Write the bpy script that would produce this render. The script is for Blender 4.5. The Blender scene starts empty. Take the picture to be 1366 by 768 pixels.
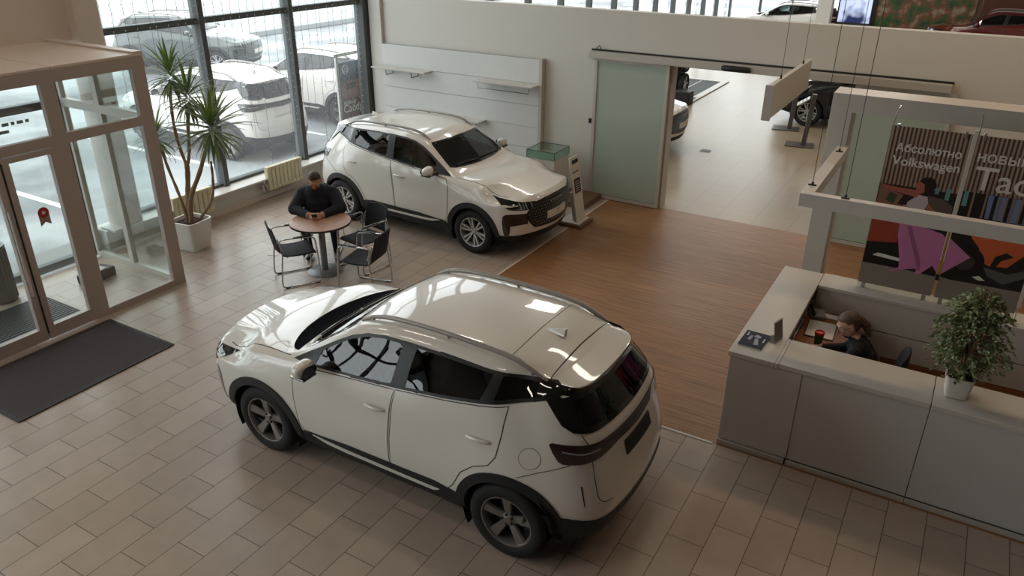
import bpy, bmesh, math, random
from mathutils import Vector, Matrix, geometry
from mathutils.bvhtree import BVHTree
rng = random.Random(7)
SC = bpy.context.scene
COL = SC.collection
PI = math.pi

# ------------------------------------------------------------------ camera
F_PX, CAM_H = 1027.826, 4.46
RW = ((0.86052769, 0.50934798, 0.00753106), (0.22671071, -0.36969781, -0.90106924), (-0.45617359, 0.77710241, -0.43360985))
cd = bpy.data.cameras.new('camera'); cam = bpy.data.objects.new('camera', cd); COL.objects.link(cam)
r, d, f = [Vector(v) for v in RW]
M = Matrix((r, -d, -f)).transposed().to_4x4(); M.translation = Vector((0, 0, CAM_H))
cam.matrix_world = M
cd.sensor_fit = 'HORIZONTAL'; cd.sensor_width = 36; cd.lens = F_PX / 1366 * 36; cd.clip_start = .05; cd.clip_end = 300
SC.camera = cam
SC.view_settings.view_transform = 'Standard'; SC.view_settings.look = 'None'
SC.view_settings.gamma = 1; SC.view_settings.use_curve_mapping = False

# ------------------------------------------------------------------ materials
def lin(c):
    return tuple((x / 12.92 if x <= .04045 else ((x + .055) / 1.055) ** 2.4) for x in c)
def hexc(h): return lin(tuple(int(h[i:i + 2], 16) / 255 for i in (0, 2, 4)))
MATS = {}
def mat(name, col, rough=.5, metal=0, coat=0, spec=.5, noise=0, nscale=8, bump=0, bscale=60, emit=0, emitcol=None, sub=0, stretch=None):
    if name in MATS: return MATS[name]
    m = bpy.data.materials.new(name); m.use_nodes = True
    nt = m.node_tree; b = nt.nodes['Principled BSDF']
    c = hexc(col) if isinstance(col, str) else col
    b.inputs['Base Color'].default_value = (*c, 1); b.inputs['Roughness'].default_value = rough
    b.inputs['Metallic'].default_value = metal; b.inputs['Coat Weight'].default_value = coat
    b.inputs['Coat Roughness'].default_value = .03; b.inputs['Specular IOR Level'].default_value = spec
    if sub:
        b.inputs['Subsurface Weight'].default_value = sub; b.inputs['Subsurface Radius'].default_value = (.01, .004, .002); 
    if emit:
        b.inputs['Emission Color'].default_value = (*(hexc(emitcol) if emitcol else c), 1); b.inputs['Emission Strength'].default_value = emit
    tc = nt.nodes.new('ShaderNodeTexCoord'); mp = nt.nodes.new('ShaderNodeMapping')
    nt.links.new(tc.outputs['Object'], mp.inputs['Vector'])
    if stretch: mp.inputs['Scale'].default_value = stretch
    n = nt.nodes.new('ShaderNodeTexNoise'); n.inputs['Scale'].default_value = nscale; n.inputs['Detail'].default_value = 4
    nt.links.new(mp.outputs['Vector'], n.inputs['Vector'])
    k = noise if noise else .03
    mx = nt.nodes.new('ShaderNodeMix'); mx.data_type = 'RGBA'
    mx.inputs[6].default_value = (*[max(0, x * (1 - k)) for x in c], 1); mx.inputs[7].default_value = (*[min(1, x * (1 + k)) for x in c], 1)
    nt.links.new(n.outputs['Fac'], mx.inputs[0]); nt.links.new(mx.outputs[2], b.inputs['Base Color'])
    if bump:
        n2 = nt.nodes.new('ShaderNodeTexNoise'); n2.inputs['Scale'].default_value = bscale
        nt.links.new(mp.outputs['Vector'], n2.inputs['Vector'])
        bp = nt.nodes.new('ShaderNodeBump'); bp.inputs['Strength'].default_value = bump; bp.inputs['Distance'].default_value = .01
        nt.links.new(n2.outputs['Fac'], bp.inputs['Height']); nt.links.new(bp.outputs['Normal'], b.inputs['Normal'])
    MATS[name] = m
    return m
def glass(name, tint='FFFFFF', refl=1.0, rough=0.0, ior=1.5, haze=0):
    """thin pane: tinted see-through with fresnel reflection, lets light through"""
    if name in MATS: return MATS[name]
    m = bpy.data.materials.new(name); m.use_nodes = True; nt = m.node_tree
    nt.nodes.remove(nt.nodes['Principled BSDF']); out = nt.nodes['Material Output']
    tr = nt.nodes.new('ShaderNodeBsdfTransparent'); tr.inputs[0].default_value = (*hexc(tint), 1)
    gl = nt.nodes.new('ShaderNodeBsdfGlossy'); gl.inputs['Roughness'].default_value = rough
    gl.inputs['Color'].default_value = (refl, refl, refl, 1)
    lw = nt.nodes.new('ShaderNodeLayerWeight'); lw.inputs['Blend'].default_value = .5      # facing ratio: alike from both faces of a thin pane
    pw = nt.nodes.new('ShaderNodeMath'); pw.operation = 'POWER'; pw.inputs[1].default_value = 4.2; nt.links.new(lw.outputs['Facing'], pw.inputs[0])
    ma = nt.nodes.new('ShaderNodeMath'); ma.operation = 'MULTIPLY_ADD'; ma.inputs[1].default_value = .9; ma.inputs[2].default_value = ((ior - 1) / (ior + 1)) ** 2 * 1.6; ma.use_clamp = True
    nt.links.new(pw.outputs[0], ma.inputs[0]); src = ma.outputs[0]
    mx = nt.nodes.new('ShaderNodeMixShader')
    nt.links.new(src, mx.inputs[0]); nt.links.new(tr.outputs[0], mx.inputs[1]); nt.links.new(gl.outputs[0], mx.inputs[2])
    if haze:
        tl = nt.nodes.new('ShaderNodeBsdfTranslucent'); tl.inputs[0].default_value = (.95, .98, 1, 1); m2 = nt.nodes.new('ShaderNodeMixShader'); m2.inputs[0].default_value = haze
        nt.links.new(mx.outputs[0], m2.inputs[1]); nt.links.new(tl.outputs[0], m2.inputs[2]); mx = m2
    nt.links.new(mx.outputs[0], out.inputs['Surface'])
    MATS[name] = m
    return m

# ------------------------------------------------------------------ objects
def tag(o, label=None, cat=None, group=None, kind=None):
    if label: o['label'] = label
    if cat: o['category'] = cat
    if group: o['group'] = group
    if kind: o['kind'] = kind
    return o
def empty(name, loc=(0, 0, 0), rz=0, label=None, cat=None, group=None):
    o = bpy.data.objects.new(name, None); COL.objects.link(o); o.empty_display_size = .1
    o.location = loc; o.rotation_euler = (0, 0, rz)
    return tag(o, label, cat, group)
def link(name, me, parent=None, smooth=None):
    o = bpy.data.objects.new(name, me); COL.objects.link(o)
    if parent: o.parent = parent
    return o
def smooth_by_angle(me, ang=35):
    me.polygons.foreach_set('use_smooth', [True] * len(me.polygons))
    bm = bmesh.new(); bm.from_mesh(me); a = math.radians(ang)
    for e in bm.edges:
        if len(e.link_faces) == 2 and e.calc_face_angle(0) > a: e.smooth = False
    bm.to_mesh(me); bm.free()
def kids(o): return [c for c in bpy.data.objects if c.parent == o]
def copy_tree(o, parent=None):
    c = o.copy(); COL.objects.link(c)
    if parent: c.parent = parent
    for ch in list(o.children): copy_tree(ch, c)
    return c
def swap_mat(o, table):
    """give one copy its own finish, slot by slot"""
    for q in [o] + list(o.children_recursive):
        if q.type == 'MESH':
            for s in q.material_slots:
                if s.material and s.material.name in table:
                    m = table[s.material.name]; s.link = 'OBJECT'; s.material = m

class MB:
    def __init__(s): s.v = []; s.f = []; s.m = []; s.flat = set()
    def add(s, vs, fs, mi=0):
        n = len(s.v); s.v += [tuple(v) for v in vs]; s.f += [tuple(i + n for i in f) for f in fs]; s.m += [mi] * len(fs); return s
    def box(s, x0, x1, y0, y1, z0, z1, mi=0, M=None, bev=0):
        bm = bmesh.new()
        bmesh.ops.create_cube(bm, size=1)
        for v in bm.verts:
            v.co = Vector(((x0 + x1) / 2 + v.co.x * (x1 - x0), (y0 + y1) / 2 + v.co.y * (y1 - y0), (z0 + z1) / 2 + v.co.z * (z1 - z0)))
        if bev: bmesh.ops.bevel(bm, geom=bm.edges[:], offset=bev, segments=2, affect='EDGES', profile=.5)
        a0 = sorted((f_.calc_area() for f_ in bm.faces), reverse=True)[5] * .999
        bm.faces.ensure_lookup_table(); s.flat.update(len(s.f) + f_.index for f_ in bm.faces if f_.calc_area() >= a0)
        return s.bm(bm, mi, M)
    def bm(s, bm, mi=0, M=None):
        bm.verts.ensure_lookup_table(); bm.verts.index_update()
        vs = [(M @ v.co if M else v.co.copy()) for v in bm.verts]
        s.add(vs, [[v.index for v in f.verts] for f in bm.faces], mi); bm.free(); return s
    def tube(s, pts, rad, n=8, mi=0, closed=False, cap=True):
        pts = [Vector(p) for p in pts]; N = len(pts)
        rads = rad if isinstance(rad, (list, tuple)) else [rad] * N
        vs = []; up = None
        for i, p in enumerate(pts):
            a = pts[(i - 1) % N] if (i or closed) else p; b = pts[(i + 1) % N] if (i < N - 1 or closed) else p
            t = (b - a).normalized()
            if up is None:
                up = Vector((0, 0, 1)) if abs(t.z) < .9 else Vector((1, 0, 0))
            u = (up - t * up.dot(t))
            u = u.normalized() if u.length > 1e-6 else t.orthogonal().normalized()
            up = u; w = t.cross(u)
            for k in range(n):
                an = 2 * PI * k / n; vs.append(p + (u * math.cos(an) + w * math.sin(an)) * rads[i])
        fs = []
        for i in range(N if closed else N - 1):
            j = (i + 1) % N
            for k in range(n):
                l = (k + 1) % n; fs.append((i * n + k, i * n + l, j * n + l, j * n + k))
        if cap and not closed:
            fs.append(tuple(range(n))[::-1]); fs.append(tuple((N - 1) * n + k for k in range(n)))
        return s.add(vs, fs, mi)
    def lathe(s, prof, n=32, c=(0, 0, 0), axis='z', mi=0, sx=1, sy=1, cap=True):
        vs = []
        for r_, h in prof:
            for k in range(n):
                a = 2 * PI * k / n; x, y = r_ * math.cos(a) * sx, r_ * math.sin(a) * sy
                p = (x, y, h) if axis == 'z' else ((x, h, y) if axis == 'y' else (h, x, y))
                vs.append((p[0] + c[0], p[1] + c[1], p[2] + c[2]))
        fs = []
        for i in range(len(prof) - 1):
            for k in range(n):
                l = (k + 1) % n; fs.append((i * n + k, i * n + l, (i + 1) * n + l, (i + 1) * n + k))
        if cap and prof[0][0] > 1e-5: fs.append(tuple(range(n))[::-1])
        if cap and prof[-1][0] > 1e-5: fs.append(tuple((len(prof) - 1) * n + k for k in range(n)))
        return s.add(vs, fs, mi)
    def prism(s, poly, fn, t, mi=0):
        """poly: 2D outline; fn(a,b,depth)->3D; extruded through depth 0..t"""
        n = len(poly)
        vs = [fn(a, b, 0) for a, b in poly] + [fn(a, b, t) for a, b in poly]
        fs = [(i, (i + 1) % n, n + (i + 1) % n, n + i) for i in range(n)]
        tri = geometry.tessellate_polygon([[Vector((a, b, 0)) for a, b in poly]])
        fs += [tuple(x) for x in tri] + [tuple(n + i for i in reversed(x)) for x in tri]
        return s.add(vs, fs, mi)
    def build(s, name, mats, parent=None, ang=50, flat=False):
        me = bpy.data.meshes.new(name); me.from_pydata(s.v, [], s.f)
        mats = mats if isinstance(mats, (list, tuple)) else [mats]
        for m in mats: me.materials.append(m)
        if len(mats) > 1: me.polygons.foreach_set('material_index', s.m)
        bm = bmesh.new(); bm.from_mesh(me); bmesh.ops.recalc_face_normals(bm, faces=bm.faces); bm.to_mesh(me); bm.free()
        if not flat:
            smooth_by_angle(me, ang)
            for i in s.flat: me.polygons[i].use_smooth = False
        me.update()
        return link(name, me, parent)
def box(name, x0, x1, y0, y1, z0, z1, m, parent=None, bev=0):
    return MB().box(x0, x1, y0, y1, z0, z1, bev=bev).build(name, m, parent)
def struct(o): o['kind'] = 'structure'; return o
def chaikin(P, it=2, keep=()):
    for _ in range(it):
        Q = []; n = len(P)
        for i in range(n):
            a = Vector(P[i]); b = Vector(P[(i + 1) % n])
            Q.append(tuple(a * .75 + b * .25)); Q.append(tuple(a * .25 + b * .75))
        P = Q
    return P
def densify(P, h, closed=True):
    Q = []; n = len(P)
    for i in range(n if closed else n - 1):
        a = Vector(P[i]); b = Vector(P[(i + 1) % n]); k = max(1, int(math.ceil((b - a).length / h)))
        for j in range(k): Q.append(tuple(a.lerp(b, j / k)))
    if not closed: Q.append(tuple(P[-1]))
    return Q
def inside(P, x, y):
    c = False; n = len(P); j = n - 1
    for i in range(n):
        xi, yi = P[i]; xj, yj = P[j]
        if (yi > y) != (yj > y) and x < (xj - xi) * (y - yi) / (yj - yi) + xi: c = not c
        j = i
    return c
def pchip(keys):
    xs = [k[0] for k in keys]; ys = [k[1] for k in keys]; n = len(xs)
    h = [xs[i + 1] - xs[i] for i in range(n - 1)]; dl = [(ys[i + 1] - ys[i]) / h[i] for i in range(n - 1)]
    m = [0] * n
    for i in range(1, n - 1):
        if dl[i - 1] * dl[i] > 0:
            w1 = 2 * h[i] + h[i - 1]; w2 = h[i] + 2 * h[i - 1]; m[i] = (w1 + w2) / (w1 / dl[i - 1] + w2 / dl[i])
    m[0] = dl[0]; m[-1] = dl[-1]
    def fn(x):
        if x <= xs[0]: return ys[0]
        if x >= xs[-1]: return ys[-1]
        i = 0
        while x > xs[i + 1]: i += 1
        t = (x - xs[i]) / h[i]; t2 = t * t; t3 = t2 * t
        return ys[i] * (2 * t3 - 3 * t2 + 1) + h[i] * m[i] * (t3 - 2 * t2 + t) + ys[i + 1] * (-2 * t3 + 3 * t2) + h[i] * m[i + 1] * (t3 - t2)
    return fn

def text_faces(body):
    """outline letters filled contour by contour (letters of several strokes stay clean); returns verts, faces, xmin, width"""
    cu = bpy.data.curves.new('lettering', 'FONT'); cu.body = body; t_ = bpy.data.objects.new('lettering', cu); COL.objects.link(t_); bpy.context.view_layer.update()
    cv = t_.to_curve(bpy.context.evaluated_depsgraph_get()); loops = []
    for sp in cv.splines:
        P = []; bp = sp.bezier_points; n = len(bp)
        for i in range(n):
            a, b = bp[i], bp[(i + 1) % n]
            q = geometry.interpolate_bezier(a.co, a.handle_right, b.handle_left, b.co, 7); P += [(v.x, v.y) for v in q[:-1]]
        R_ = []
        for p in P:
            if not R_ or math.dist(p, R_[-1]) > 1e-4: R_.append(p)
        if len(R_) > 3 and math.dist(R_[0], R_[-1]) < 1e-4: R_.pop()
        loops.append(R_)
    t_.to_curve_clear(); bpy.data.objects.remove(t_); bpy.data.curves.remove(cu)
    ar = [sum(P[i][0] * P[(i + 1) % len(P)][1] - P[(i + 1) % len(P)][0] * P[i][1] for i in range(len(P))) for P in loops]
    big = max(range(len(loops)), key=lambda i: abs(ar[i])); sg = 1 if ar[big] > 0 else -1
    V, F = [], []
    for i, P in enumerate(loops):
        if ar[i] * sg < 0: continue
        hs = [Q for j, Q in enumerate(loops) if ar[j] * sg < 0 and inside(P, *Q[0])]
        tri = geometry.tessellate_polygon([[Vector((x, y, 0)) for x, y in L] for L in [P] + hs]); allp = [p for L in [P] + hs for p in L]
        n0 = len(V); V += [Vector((x, y, 0)) for x, y in allp]; F += [tuple(n0 + k for k in f_) for f_ in tri]
    x0 = min(v.x for v in V); return V, F, x0, max(v.x for v in V) - x0
# ------------------------------------------------------------------ room
def floor_tiles():
    m = bpy.data.materials.new('hall_floor_tiles'); m.use_nodes = True; nt = m.node_tree; b = nt.nodes['Principled BSDF']
    tc = nt.nodes.new('ShaderNodeTexCoord'); sp = nt.nodes.new('ShaderNodeSeparateXYZ'); cb = nt.nodes.new('ShaderNodeCombineXYZ')
    nt.links.new(tc.outputs['Object'], sp.inputs[0])
    def off(o, v):
        a = nt.nodes.new('ShaderNodeMath'); a.operation = 'ADD'; a.inputs[1].default_value = v; nt.links.new(o, a.inputs[0]); return a.outputs[0]
    nt.links.new(off(sp.outputs['Y'], -2.939 + 59.5), cb.inputs['X']); nt.links.new(off(sp.outputs['X'], -.1806 + 59.5), cb.inputs['Y'])
    br = nt.nodes.new('ShaderNodeTexBrick'); br.offset = .5; br.offset_frequency = 2; br.squash = 1
    br.inputs['Scale'].default_value = 1; br.inputs['Brick Width'].default_value = .595; br.inputs['Row Height'].default_value = .2975
    br.inputs['Mortar Size'].default_value = .0035; br.inputs['Mortar Smooth'].default_value = .2
    br.inputs['Color1'].default_value = (*hexc('B2A193'), 1); br.inputs['Color2'].default_value = (*hexc('A89789'), 1); br.inputs['Mortar'].default_value = (*hexc('54493E'), 1)
    nt.links.new(cb.outputs[0], br.inputs['Vector'])
    n = nt.nodes.new('ShaderNodeTexNoise'); n.inputs['Scale'].default_value = 5; n.inputs['Detail'].default_value = 6
    nt.links.new(tc.outputs['Object'], n.inputs['Vector'])
    mx = nt.nodes.new('ShaderNodeMix'); mx.data_type = 'RGBA'; mx.blend_type = 'MULTIPLY'; mx.inputs[0].default_value = .25
    nt.links.new(br.outputs['Color'], mx.inputs[6]); nt.links.new(n.outputs['Color'], mx.inputs[7])
    hs = nt.nodes.new('ShaderNodeMix'); hs.data_type = 'RGBA'; hs.blend_type = 'MULTIPLY'
    rp = nt.nodes.new('ShaderNodeMapRange'); rp.inputs['To Min'].default_value = .86; rp.inputs['To Max'].default_value = 1.08
    nt.links.new(n.outputs['Fac'], rp.inputs[0]); nt.links.new(br.outputs['Color'], hs.inputs[6]); nt.links.new(rp.outputs[0], hs.inputs[7]); hs.inputs[0].default_value = 1
    nt.links.new(hs.outputs[2], b.inputs['Base Color'])
    b.inputs['Roughness'].default_value = .32; b.inputs['Specular IOR Level'].default_value = .45
    bp = nt.nodes.new('ShaderNodeBump'); bp.inputs['Strength'].default_value = .35; bp.inputs['Distance'].default_value = .002; bp.invert = True
    nt.links.new(br.outputs['Fac'], bp.inputs['Height']); nt.links.new(bp.outputs[0], b.inputs['Normal'])
    return m
def square_tiles(name, c, px, x0, y0, mortar='6E6152', rough=.28):
    m = bpy.data.materials.new(name); m.use_nodes = True; nt = m.node_tree; b = nt.nodes['Principled BSDF']
    tc = nt.nodes.new('ShaderNodeTexCoord'); mp = nt.nodes.new('ShaderNodeMapping'); mp.inputs['Location'].default_value = (60 * px - x0, 60 * px - y0, 0)
    nt.links.new(tc.outputs['Object'], mp.inputs[0])
    br = nt.nodes.new('ShaderNodeTexBrick'); br.offset = 0; br.inputs['Scale'].default_value = 1
    br.inputs['Brick Width'].default_value = px; br.inputs['Row Height'].default_value = px; br.inputs['Mortar Size'].default_value = .003
    c1 = hexc(c); br.inputs['Color1'].default_value = (*c1, 1); br.inputs['Color2'].default_value = (*[x * .95 for x in c1], 1); br.inputs['Mortar'].default_value = (*hexc(mortar), 1)
    nt.links.new(mp.outputs[0], br.inputs['Vector']); nt.links.new(br.outputs['Color'], b.inputs['Base Color'])
    b.inputs['Roughness'].default_value = rough
    return m
def wood_planks():
    m = bpy.data.materials.new('laminate_planks'); m.use_nodes = True; nt = m.node_tree; b = nt.nodes['Principled BSDF']
    tc = nt.nodes.new('ShaderNodeTexCoord'); mp = nt.nodes.new('ShaderNodeMapping'); mp.inputs['Scale'].default_value = (.9, 22, 1)
    nt.links.new(tc.outputs['Object'], mp.inputs[0])
    n = nt.nodes.new('ShaderNodeTexNoise'); n.inputs['Scale'].default_value = 1.6; n.inputs['Detail'].default_value = 8; n.inputs['Roughness'].default_value = .62
    nt.links.new(mp.outputs[0], n.inputs['Vector'])
    cr = nt.nodes.new('ShaderNodeValToRGB'); cr.color_ramp.elements[0].position = .3; cr.color_ramp.elements[1].position = .72
    cr.color_ramp.elements[0].color = (*hexc('6E4C30'), 1); cr.color_ramp.elements[1].color = (*hexc('A87B50'), 1)
    nt.links.new(n.outputs['Fac'], cr.inputs[0])
    br = nt.nodes.new('ShaderNodeTexBrick'); br.offset = .37; br.inputs['Scale'].default_value = 1; br.inputs['Brick Width'].default_value = 1.2; br.inputs['Row Height'].default_value = .12
    br.inputs['Mortar Size'].default_value = .0012; br.inputs['Color1'].default_value = (1, 1, 1, 1); br.inputs['Color2'].default_value = (.9, .89, .88, 1); br.inputs['Mortar'].default_value = (.72, .68, .65, 1)
    mp2 = nt.nodes.new('ShaderNodeMapping'); mp2.inputs['Location'].default_value = (60, 60, 0); nt.links.new(tc.outputs['Object'], mp2.inputs[0]); nt.links.new(mp2.outputs[0], br.inputs['Vector'])
    mx = nt.nodes.new('ShaderNodeMix'); mx.data_type = 'RGBA'; mx.blend_type = 'MULTIPLY'; mx.inputs[0].default_value = 1
    nt.links.new(cr.outputs[0], mx.inputs[6]); nt.links.new(br.outputs['Color'], mx.inputs[7]); nt.links.new(mx.outputs[2], b.inputs['Base Color'])
    b.inputs['Roughness'].default_value = .42
    return m
m_tile = floor_tiles(); m_wood = wood_planks(); m_tile2 = square_tiles('rear_hall_tiles', '9B8A74', .578, -.843 * 4.46, 12.05)
m_wall = mat('wall_paint', 'D0CDC5', .6, noise=.02); m_beige = mat('beige_panel', 'CEC0B4', .5, noise=.02)
m_frame = mat('window_frame', '565A5A', .6, spec=.3); m_dark = mat('dark_plastic', '1B1B1D', .45)
m_alu = mat('aluminium', 'BDB9B1', .4, metal=.15); m_steel = mat('chrome', 'C8C8C8', .16, metal=1)
m_white = mat('white_laminate', 'CFCBC4', .35); m_ceil = mat('ceiling_paint', '9C948B', .8)
m_vest = mat('vestibule_frame', 'AA9C93', .45, noise=.02); m_pane = glass('pane_clear', 'F4F8F7'); m_pane_haze = glass('pane_glare_haze', 'F0F5F4', haze=.05)  # translucent haze in the second pane imitates overexposed glare from outside
m_black = mat('black_rubber', '111112', .6)

struct(MB().box(-10.3, -5.07, -8, 12.05, -.1, 0).box(-5.07, 9, -8, 6.075, -.1, 0).build('floor', m_tile))
struct(MB().box(-5.07, 9, 6.075, 12.05, -.1, 0).build('floor_laminate', m_wood))
struct(MB().box(-10.5, 9, 12.05, 37.1, -.1, 0).build('floor_rear', m_tile2))
box('trim_1', -5.07, -1.36, 6.06, 6.09, 0, .006, m_alu)['kind'] = 'structure'
box('trim_2', -5.085, -5.055, 6.09, 12.0, 0, .005, m_beige)['kind'] = 'structure'
# partition with the sliding-door opening
YW = 12.05
w = MB(); w.box(-10.45, -4.17, YW, YW + .2, 0, 2.4).box(-.95, 9, YW, YW + .2, 0, 2.4).box(-10.45, 9, YW, YW + .2, 2.4, 3.126)
struct(w.build('wall_back', m_wall))
struct(MB().box(-10.26, -9.98, YW - .07, YW, 0, 6.8).build('trim_3', m_wall))
# window wall
XG = -10.45
wf = MB()
for y in (6.27, 8.2, 10.04): wf.box(XG - .07, XG + .13, y - .045, y + .045, .38, 6.8)
wf.box(XG - .07, XG + .15, 11.86, 12.05, .38, 6.8)
for z in (3.0, 5.0): wf.box(XG - .05, XG + .07, 6.2, 12.05, z - .045, z + .045)
wf.box(XG - .05, XG + .07, 6.2, 12.05, .36, .43); wf.box(XG - .05, XG + .07, 6.2, 12.05, 6.7, 6.85)
win = struct(wf.build('window_1', m_frame))
for a, b_ in ((6.27, 8.2), (8.2, 10.04), (10.04, 11.95)):
    MB().add([(XG, a, .4), (XG, b_, .4), (XG, b_, 6.8), (XG, a, 6.8)], [(0, 1, 2, 3)]).build('pane', m_pane_haze, win)
wf = MB()
for y in (1.0, 2.6, 4.2, 5.83): wf.box(XG - .05, XG + .06, y - .05, y + .05, 0, 2.96)
for z in (.05, 2.2, 2.9): wf.box(XG - .05, XG + .06, 1, 5.88, z - .05, z + .05)
win = struct(wf.build('window_2', m_frame))
for a, b_ in ((1.0, 2.6), (2.6, 4.2), (4.2, 5.83)):
    MB().add([(XG, a, .05), (XG, b_, .05), (XG, b_, 2.9), (XG, a, 2.9)], [(0, 1, 2, 3)]).build('pane', m_pane, win)
tx = MB()
for r_ in range(3):
    y = 4.35; n = 0
    while y < 5.35 - .25 * r_:
        l = rng.uniform(.04, .13); tx.box(XG + .002, XG + .004, y, y + l, 2.02 - r_ * .09, 2.06 - r_ * .09); y += l + .03
tx.build('glass_notice_lettering', m_frame, win)
struct(MB().box(XG - .1, -10.2, 5.9, 12.05, 0, .36).build('wall_left', m_wall))
struct(MB().box(XG + .05, -10.07, 5.95, 12.05, .35, .385, bev=.006).build('window_sill', m_white))
struct(MB().box(-10.21, -10.185, 5.95, 12.05, 0, .09).build('baseboard_left', m_beige))
# beige column and the solid wall above the entrance
c = MB(); c.box(XG - .1, -10.33, 1, 6.46, 2.96, 6.8)
cv = MB()
struct(c.build('wall_above_entrance', m_beige))
struct(MB().box(-10.48, -10.1, 6.12, 6.46, 0, 6.8, bev=.05).build('column_left', m_beige))
wf = MB()
for y in (-7.9, -6.1, -4.3, -2.5, -.7, .95): wf.box(XG - .06, XG + .12, y - .045, y + .045, 0, 6.8)
for z in (.05, 3.0, 5.0, 6.78): wf.box(XG - .05, XG + .07, -8, 1, z - .05, z + .05)
win = struct(wf.build('window_5', m_frame))
MB().add([(XG, -8, .05), (XG, 1, .05), (XG, 1, 6.8), (XG, -8, 6.8)], [(0, 1, 2, 3)]).build('pane', m_pane, win)
# unseen shell that keeps the daylight honest
struct(MB().box(-10.6, 9.2, -8.2, -8, -.1, 6.9).build('wall_front', mat('far_wall_brown', '6E6055', .8)))
struct(MB().box(9, 9.2, -8, 37.2, -.1, 6.9).build('wall_right', MATS['far_wall_brown']))
struct(MB().box(-10.6, 9.2, -8.2, 37.2, 6.85, 7.0).build('ceiling', m_ceil))
# ------------------------------------------------------------------ cars
m_paint = mat('white_paint', 'DCD8D0', .28, coat=1, spec=.5, noise=.004)
m_blackgloss = mat('gloss_black', '09090A', .08, coat=1)
m_pillar = mat('pillar_black', '0D0D0F', .38)
m_clad = mat('black_cladding', '161617', .55, bump=.05, bscale=300)
m_gap = mat('panel_gap', '3C3834', .8)
m_cabin = mat('cabin_lining', '18181A', .8)
m_seat = mat('seat_leather', '2E2C2C', .5)
m_tyre = mat('tyre_rubber', '131313', .75)
m_rim = mat('rim_graphite', '8A8480', .35, metal=.7)
m_rimS = mat('rim_silver', 'C2C2C0', .3, metal=.6)
m_chrome = m_steel
m_carglass = glass('car_glass', '8C9896', .9, ior=1.52)
m_carglass_dark = glass('car_glass_privacy', '2A2E30', .9, ior=1.52)
m_lampred = mat('tail_lamp_lens', '2A1718', .08, coat=1)
m_lampclear = mat('head_lamp_lens', '15171A', .06, coat=1)
m_led = mat('lamp_inner_silver', 'AEB4B8', .25, metal=.7)
m_platew = mat('number_plate', 'C9C5BE', .5)
m_plate_dark = mat('number_plate_dark', '17171A', .5)
m_film = glass('mirror_glass', '9AA0A2', 1)

def K(*a): return pchip(list(a))
ZC = K((-2.02, 1.455), (-1.75, 1.49), (-1.4, 1.54), (-1.0, 1.568), (-.5, 1.585), (-.1, 1.578), (.15, 1.552), (.30, 1.515), (.45, 1.425), (.70, 1.265), (.98, 1.085), (1.06, 1.066), (1.2, 1.068), (1.6, 1.045), (1.9, 1.0), (2.16, .93))
ZCT = K((-2.02, 1.405), (-1.7, 1.445), (-1.45, 1.48), (-1.0, 1.515), (-.4, 1.535), (-.1, 1.525), (.1, 1.49), (.25, 1.445), (.42, 1.36), (.6, 1.255), (.85, 1.115), (.97, 1.075), (1.2, 1.06), (1.6, 1.01), (1.9, .962), (2.16, .90))
YCT = K((-2.02, .60), (-1.6, .615), (-1.0, .635), (0, .65), (.25, .662), (.42, .68), (.6, .70), (.85, .735), (1.0, .735), (1.6, .70), (2.16, .62))
ZRO = K((-2.02, 1.435), (-1.7, 1.472), (-1.45, 1.508), (-1.0, 1.543), (-.4, 1.562), (-.1, 1.553), (.12, 1.522), (.27, 1.478), (.42, 1.388), (.6, 1.278), (.9, 1.105), (1.0, 1.078), (1.2, 1.072), (1.6, 1.03), (1.9, .984), (2.16, .915))
YRO = K((-2.02, .54), (-1.0, .575), (0, .585), (.25, .60), (.6, .64), (.9, .66), (1.0, .66), (1.6, .62), (2.16, .52))
ZB = K((-2.02, 1.12), (-1.6, 1.17), (-1.0, 1.165), (-.25, 1.125), (.6, 1.075), (.9, 1.055), (1.2, 1.035), (1.6, .992), (1.85, .945), (2.16, .88))
YB = K((-2.02, .745), (-1.7, .785), (-1.35, .812), (-1.0, .825), (0, .84), (.9, .835), (1.2, .83), (1.7, .80), (2.16, .755))
YM = K((-2.02, .80), (-1.75, .86), (-1.4, .885), (-1.2, .89), (-.6, .872), (.6, .872), (1.27, .89), (1.8, .885), (2.16, .865))
ZBOT = K((-2.02, .30), (-1.7, .25), (-1.2, .2), (1.3, .2), (1.8, .22), (2.16, .29))
PF = K((.25, 2.06), (.32, 2.12), (.45, 2.165), (.6, 2.18), (.76, 2.17), (.87, 2.135), (.92, 2.085), (1.0, 1.98))
PR = K((.25, -1.90), (.34, -1.97), (.45, -2.0), (.62, -2.01), (.82, -1.97), (.97, -1.925), (1.10, -1.905), (1.16, -1.865), (1.30, -1.765), (1.40, -1.70), (1.45, -1.715), (1.5, -1.70))
SF, SR = 2.16, -2.02
def corner(y, w, r_):
    e = min(r_, max(0, y - (w - r_))); return r_ - math.sqrt(max(0, r_ * r_ - e * e))
WEND = {}
def wend(z, s):
    if s not in WEND: WEND[s] = [q for q in catmull(section(s), 160)]
    H_ = WEND[s]; b = 0
    for p in H_:
        if abs(p[1] - z) < .02 and p[0] > b: b = p[0]
    return max(b, .60)
WT = {}
def wz(z, s):
    k = (round(z, 2), s)
    if k not in WT: WT[k] = (wend(k[0] - .01, s) + wend(k[0], s) + wend(k[0] + .01, s)) / 3
    return WT[k]
def sm(t): t = max(0, min(1, t)); return t * t * (3 - 2 * t)
def warp(s, y, z):
    y = abs(y)
    if s > 1.3: return s + sm((s - 1.3) / (SF - 1.3)) * (PF(z) - .37 * y * y - corner(y, wz(z, SF), .12) - SF)
    if s < -.9: return s + sm((s + .9) / (SR + .9)) * (PR(z) + .17 * y * y + corner(y, wz(z, SR), .25) - SR)
    return s
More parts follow.
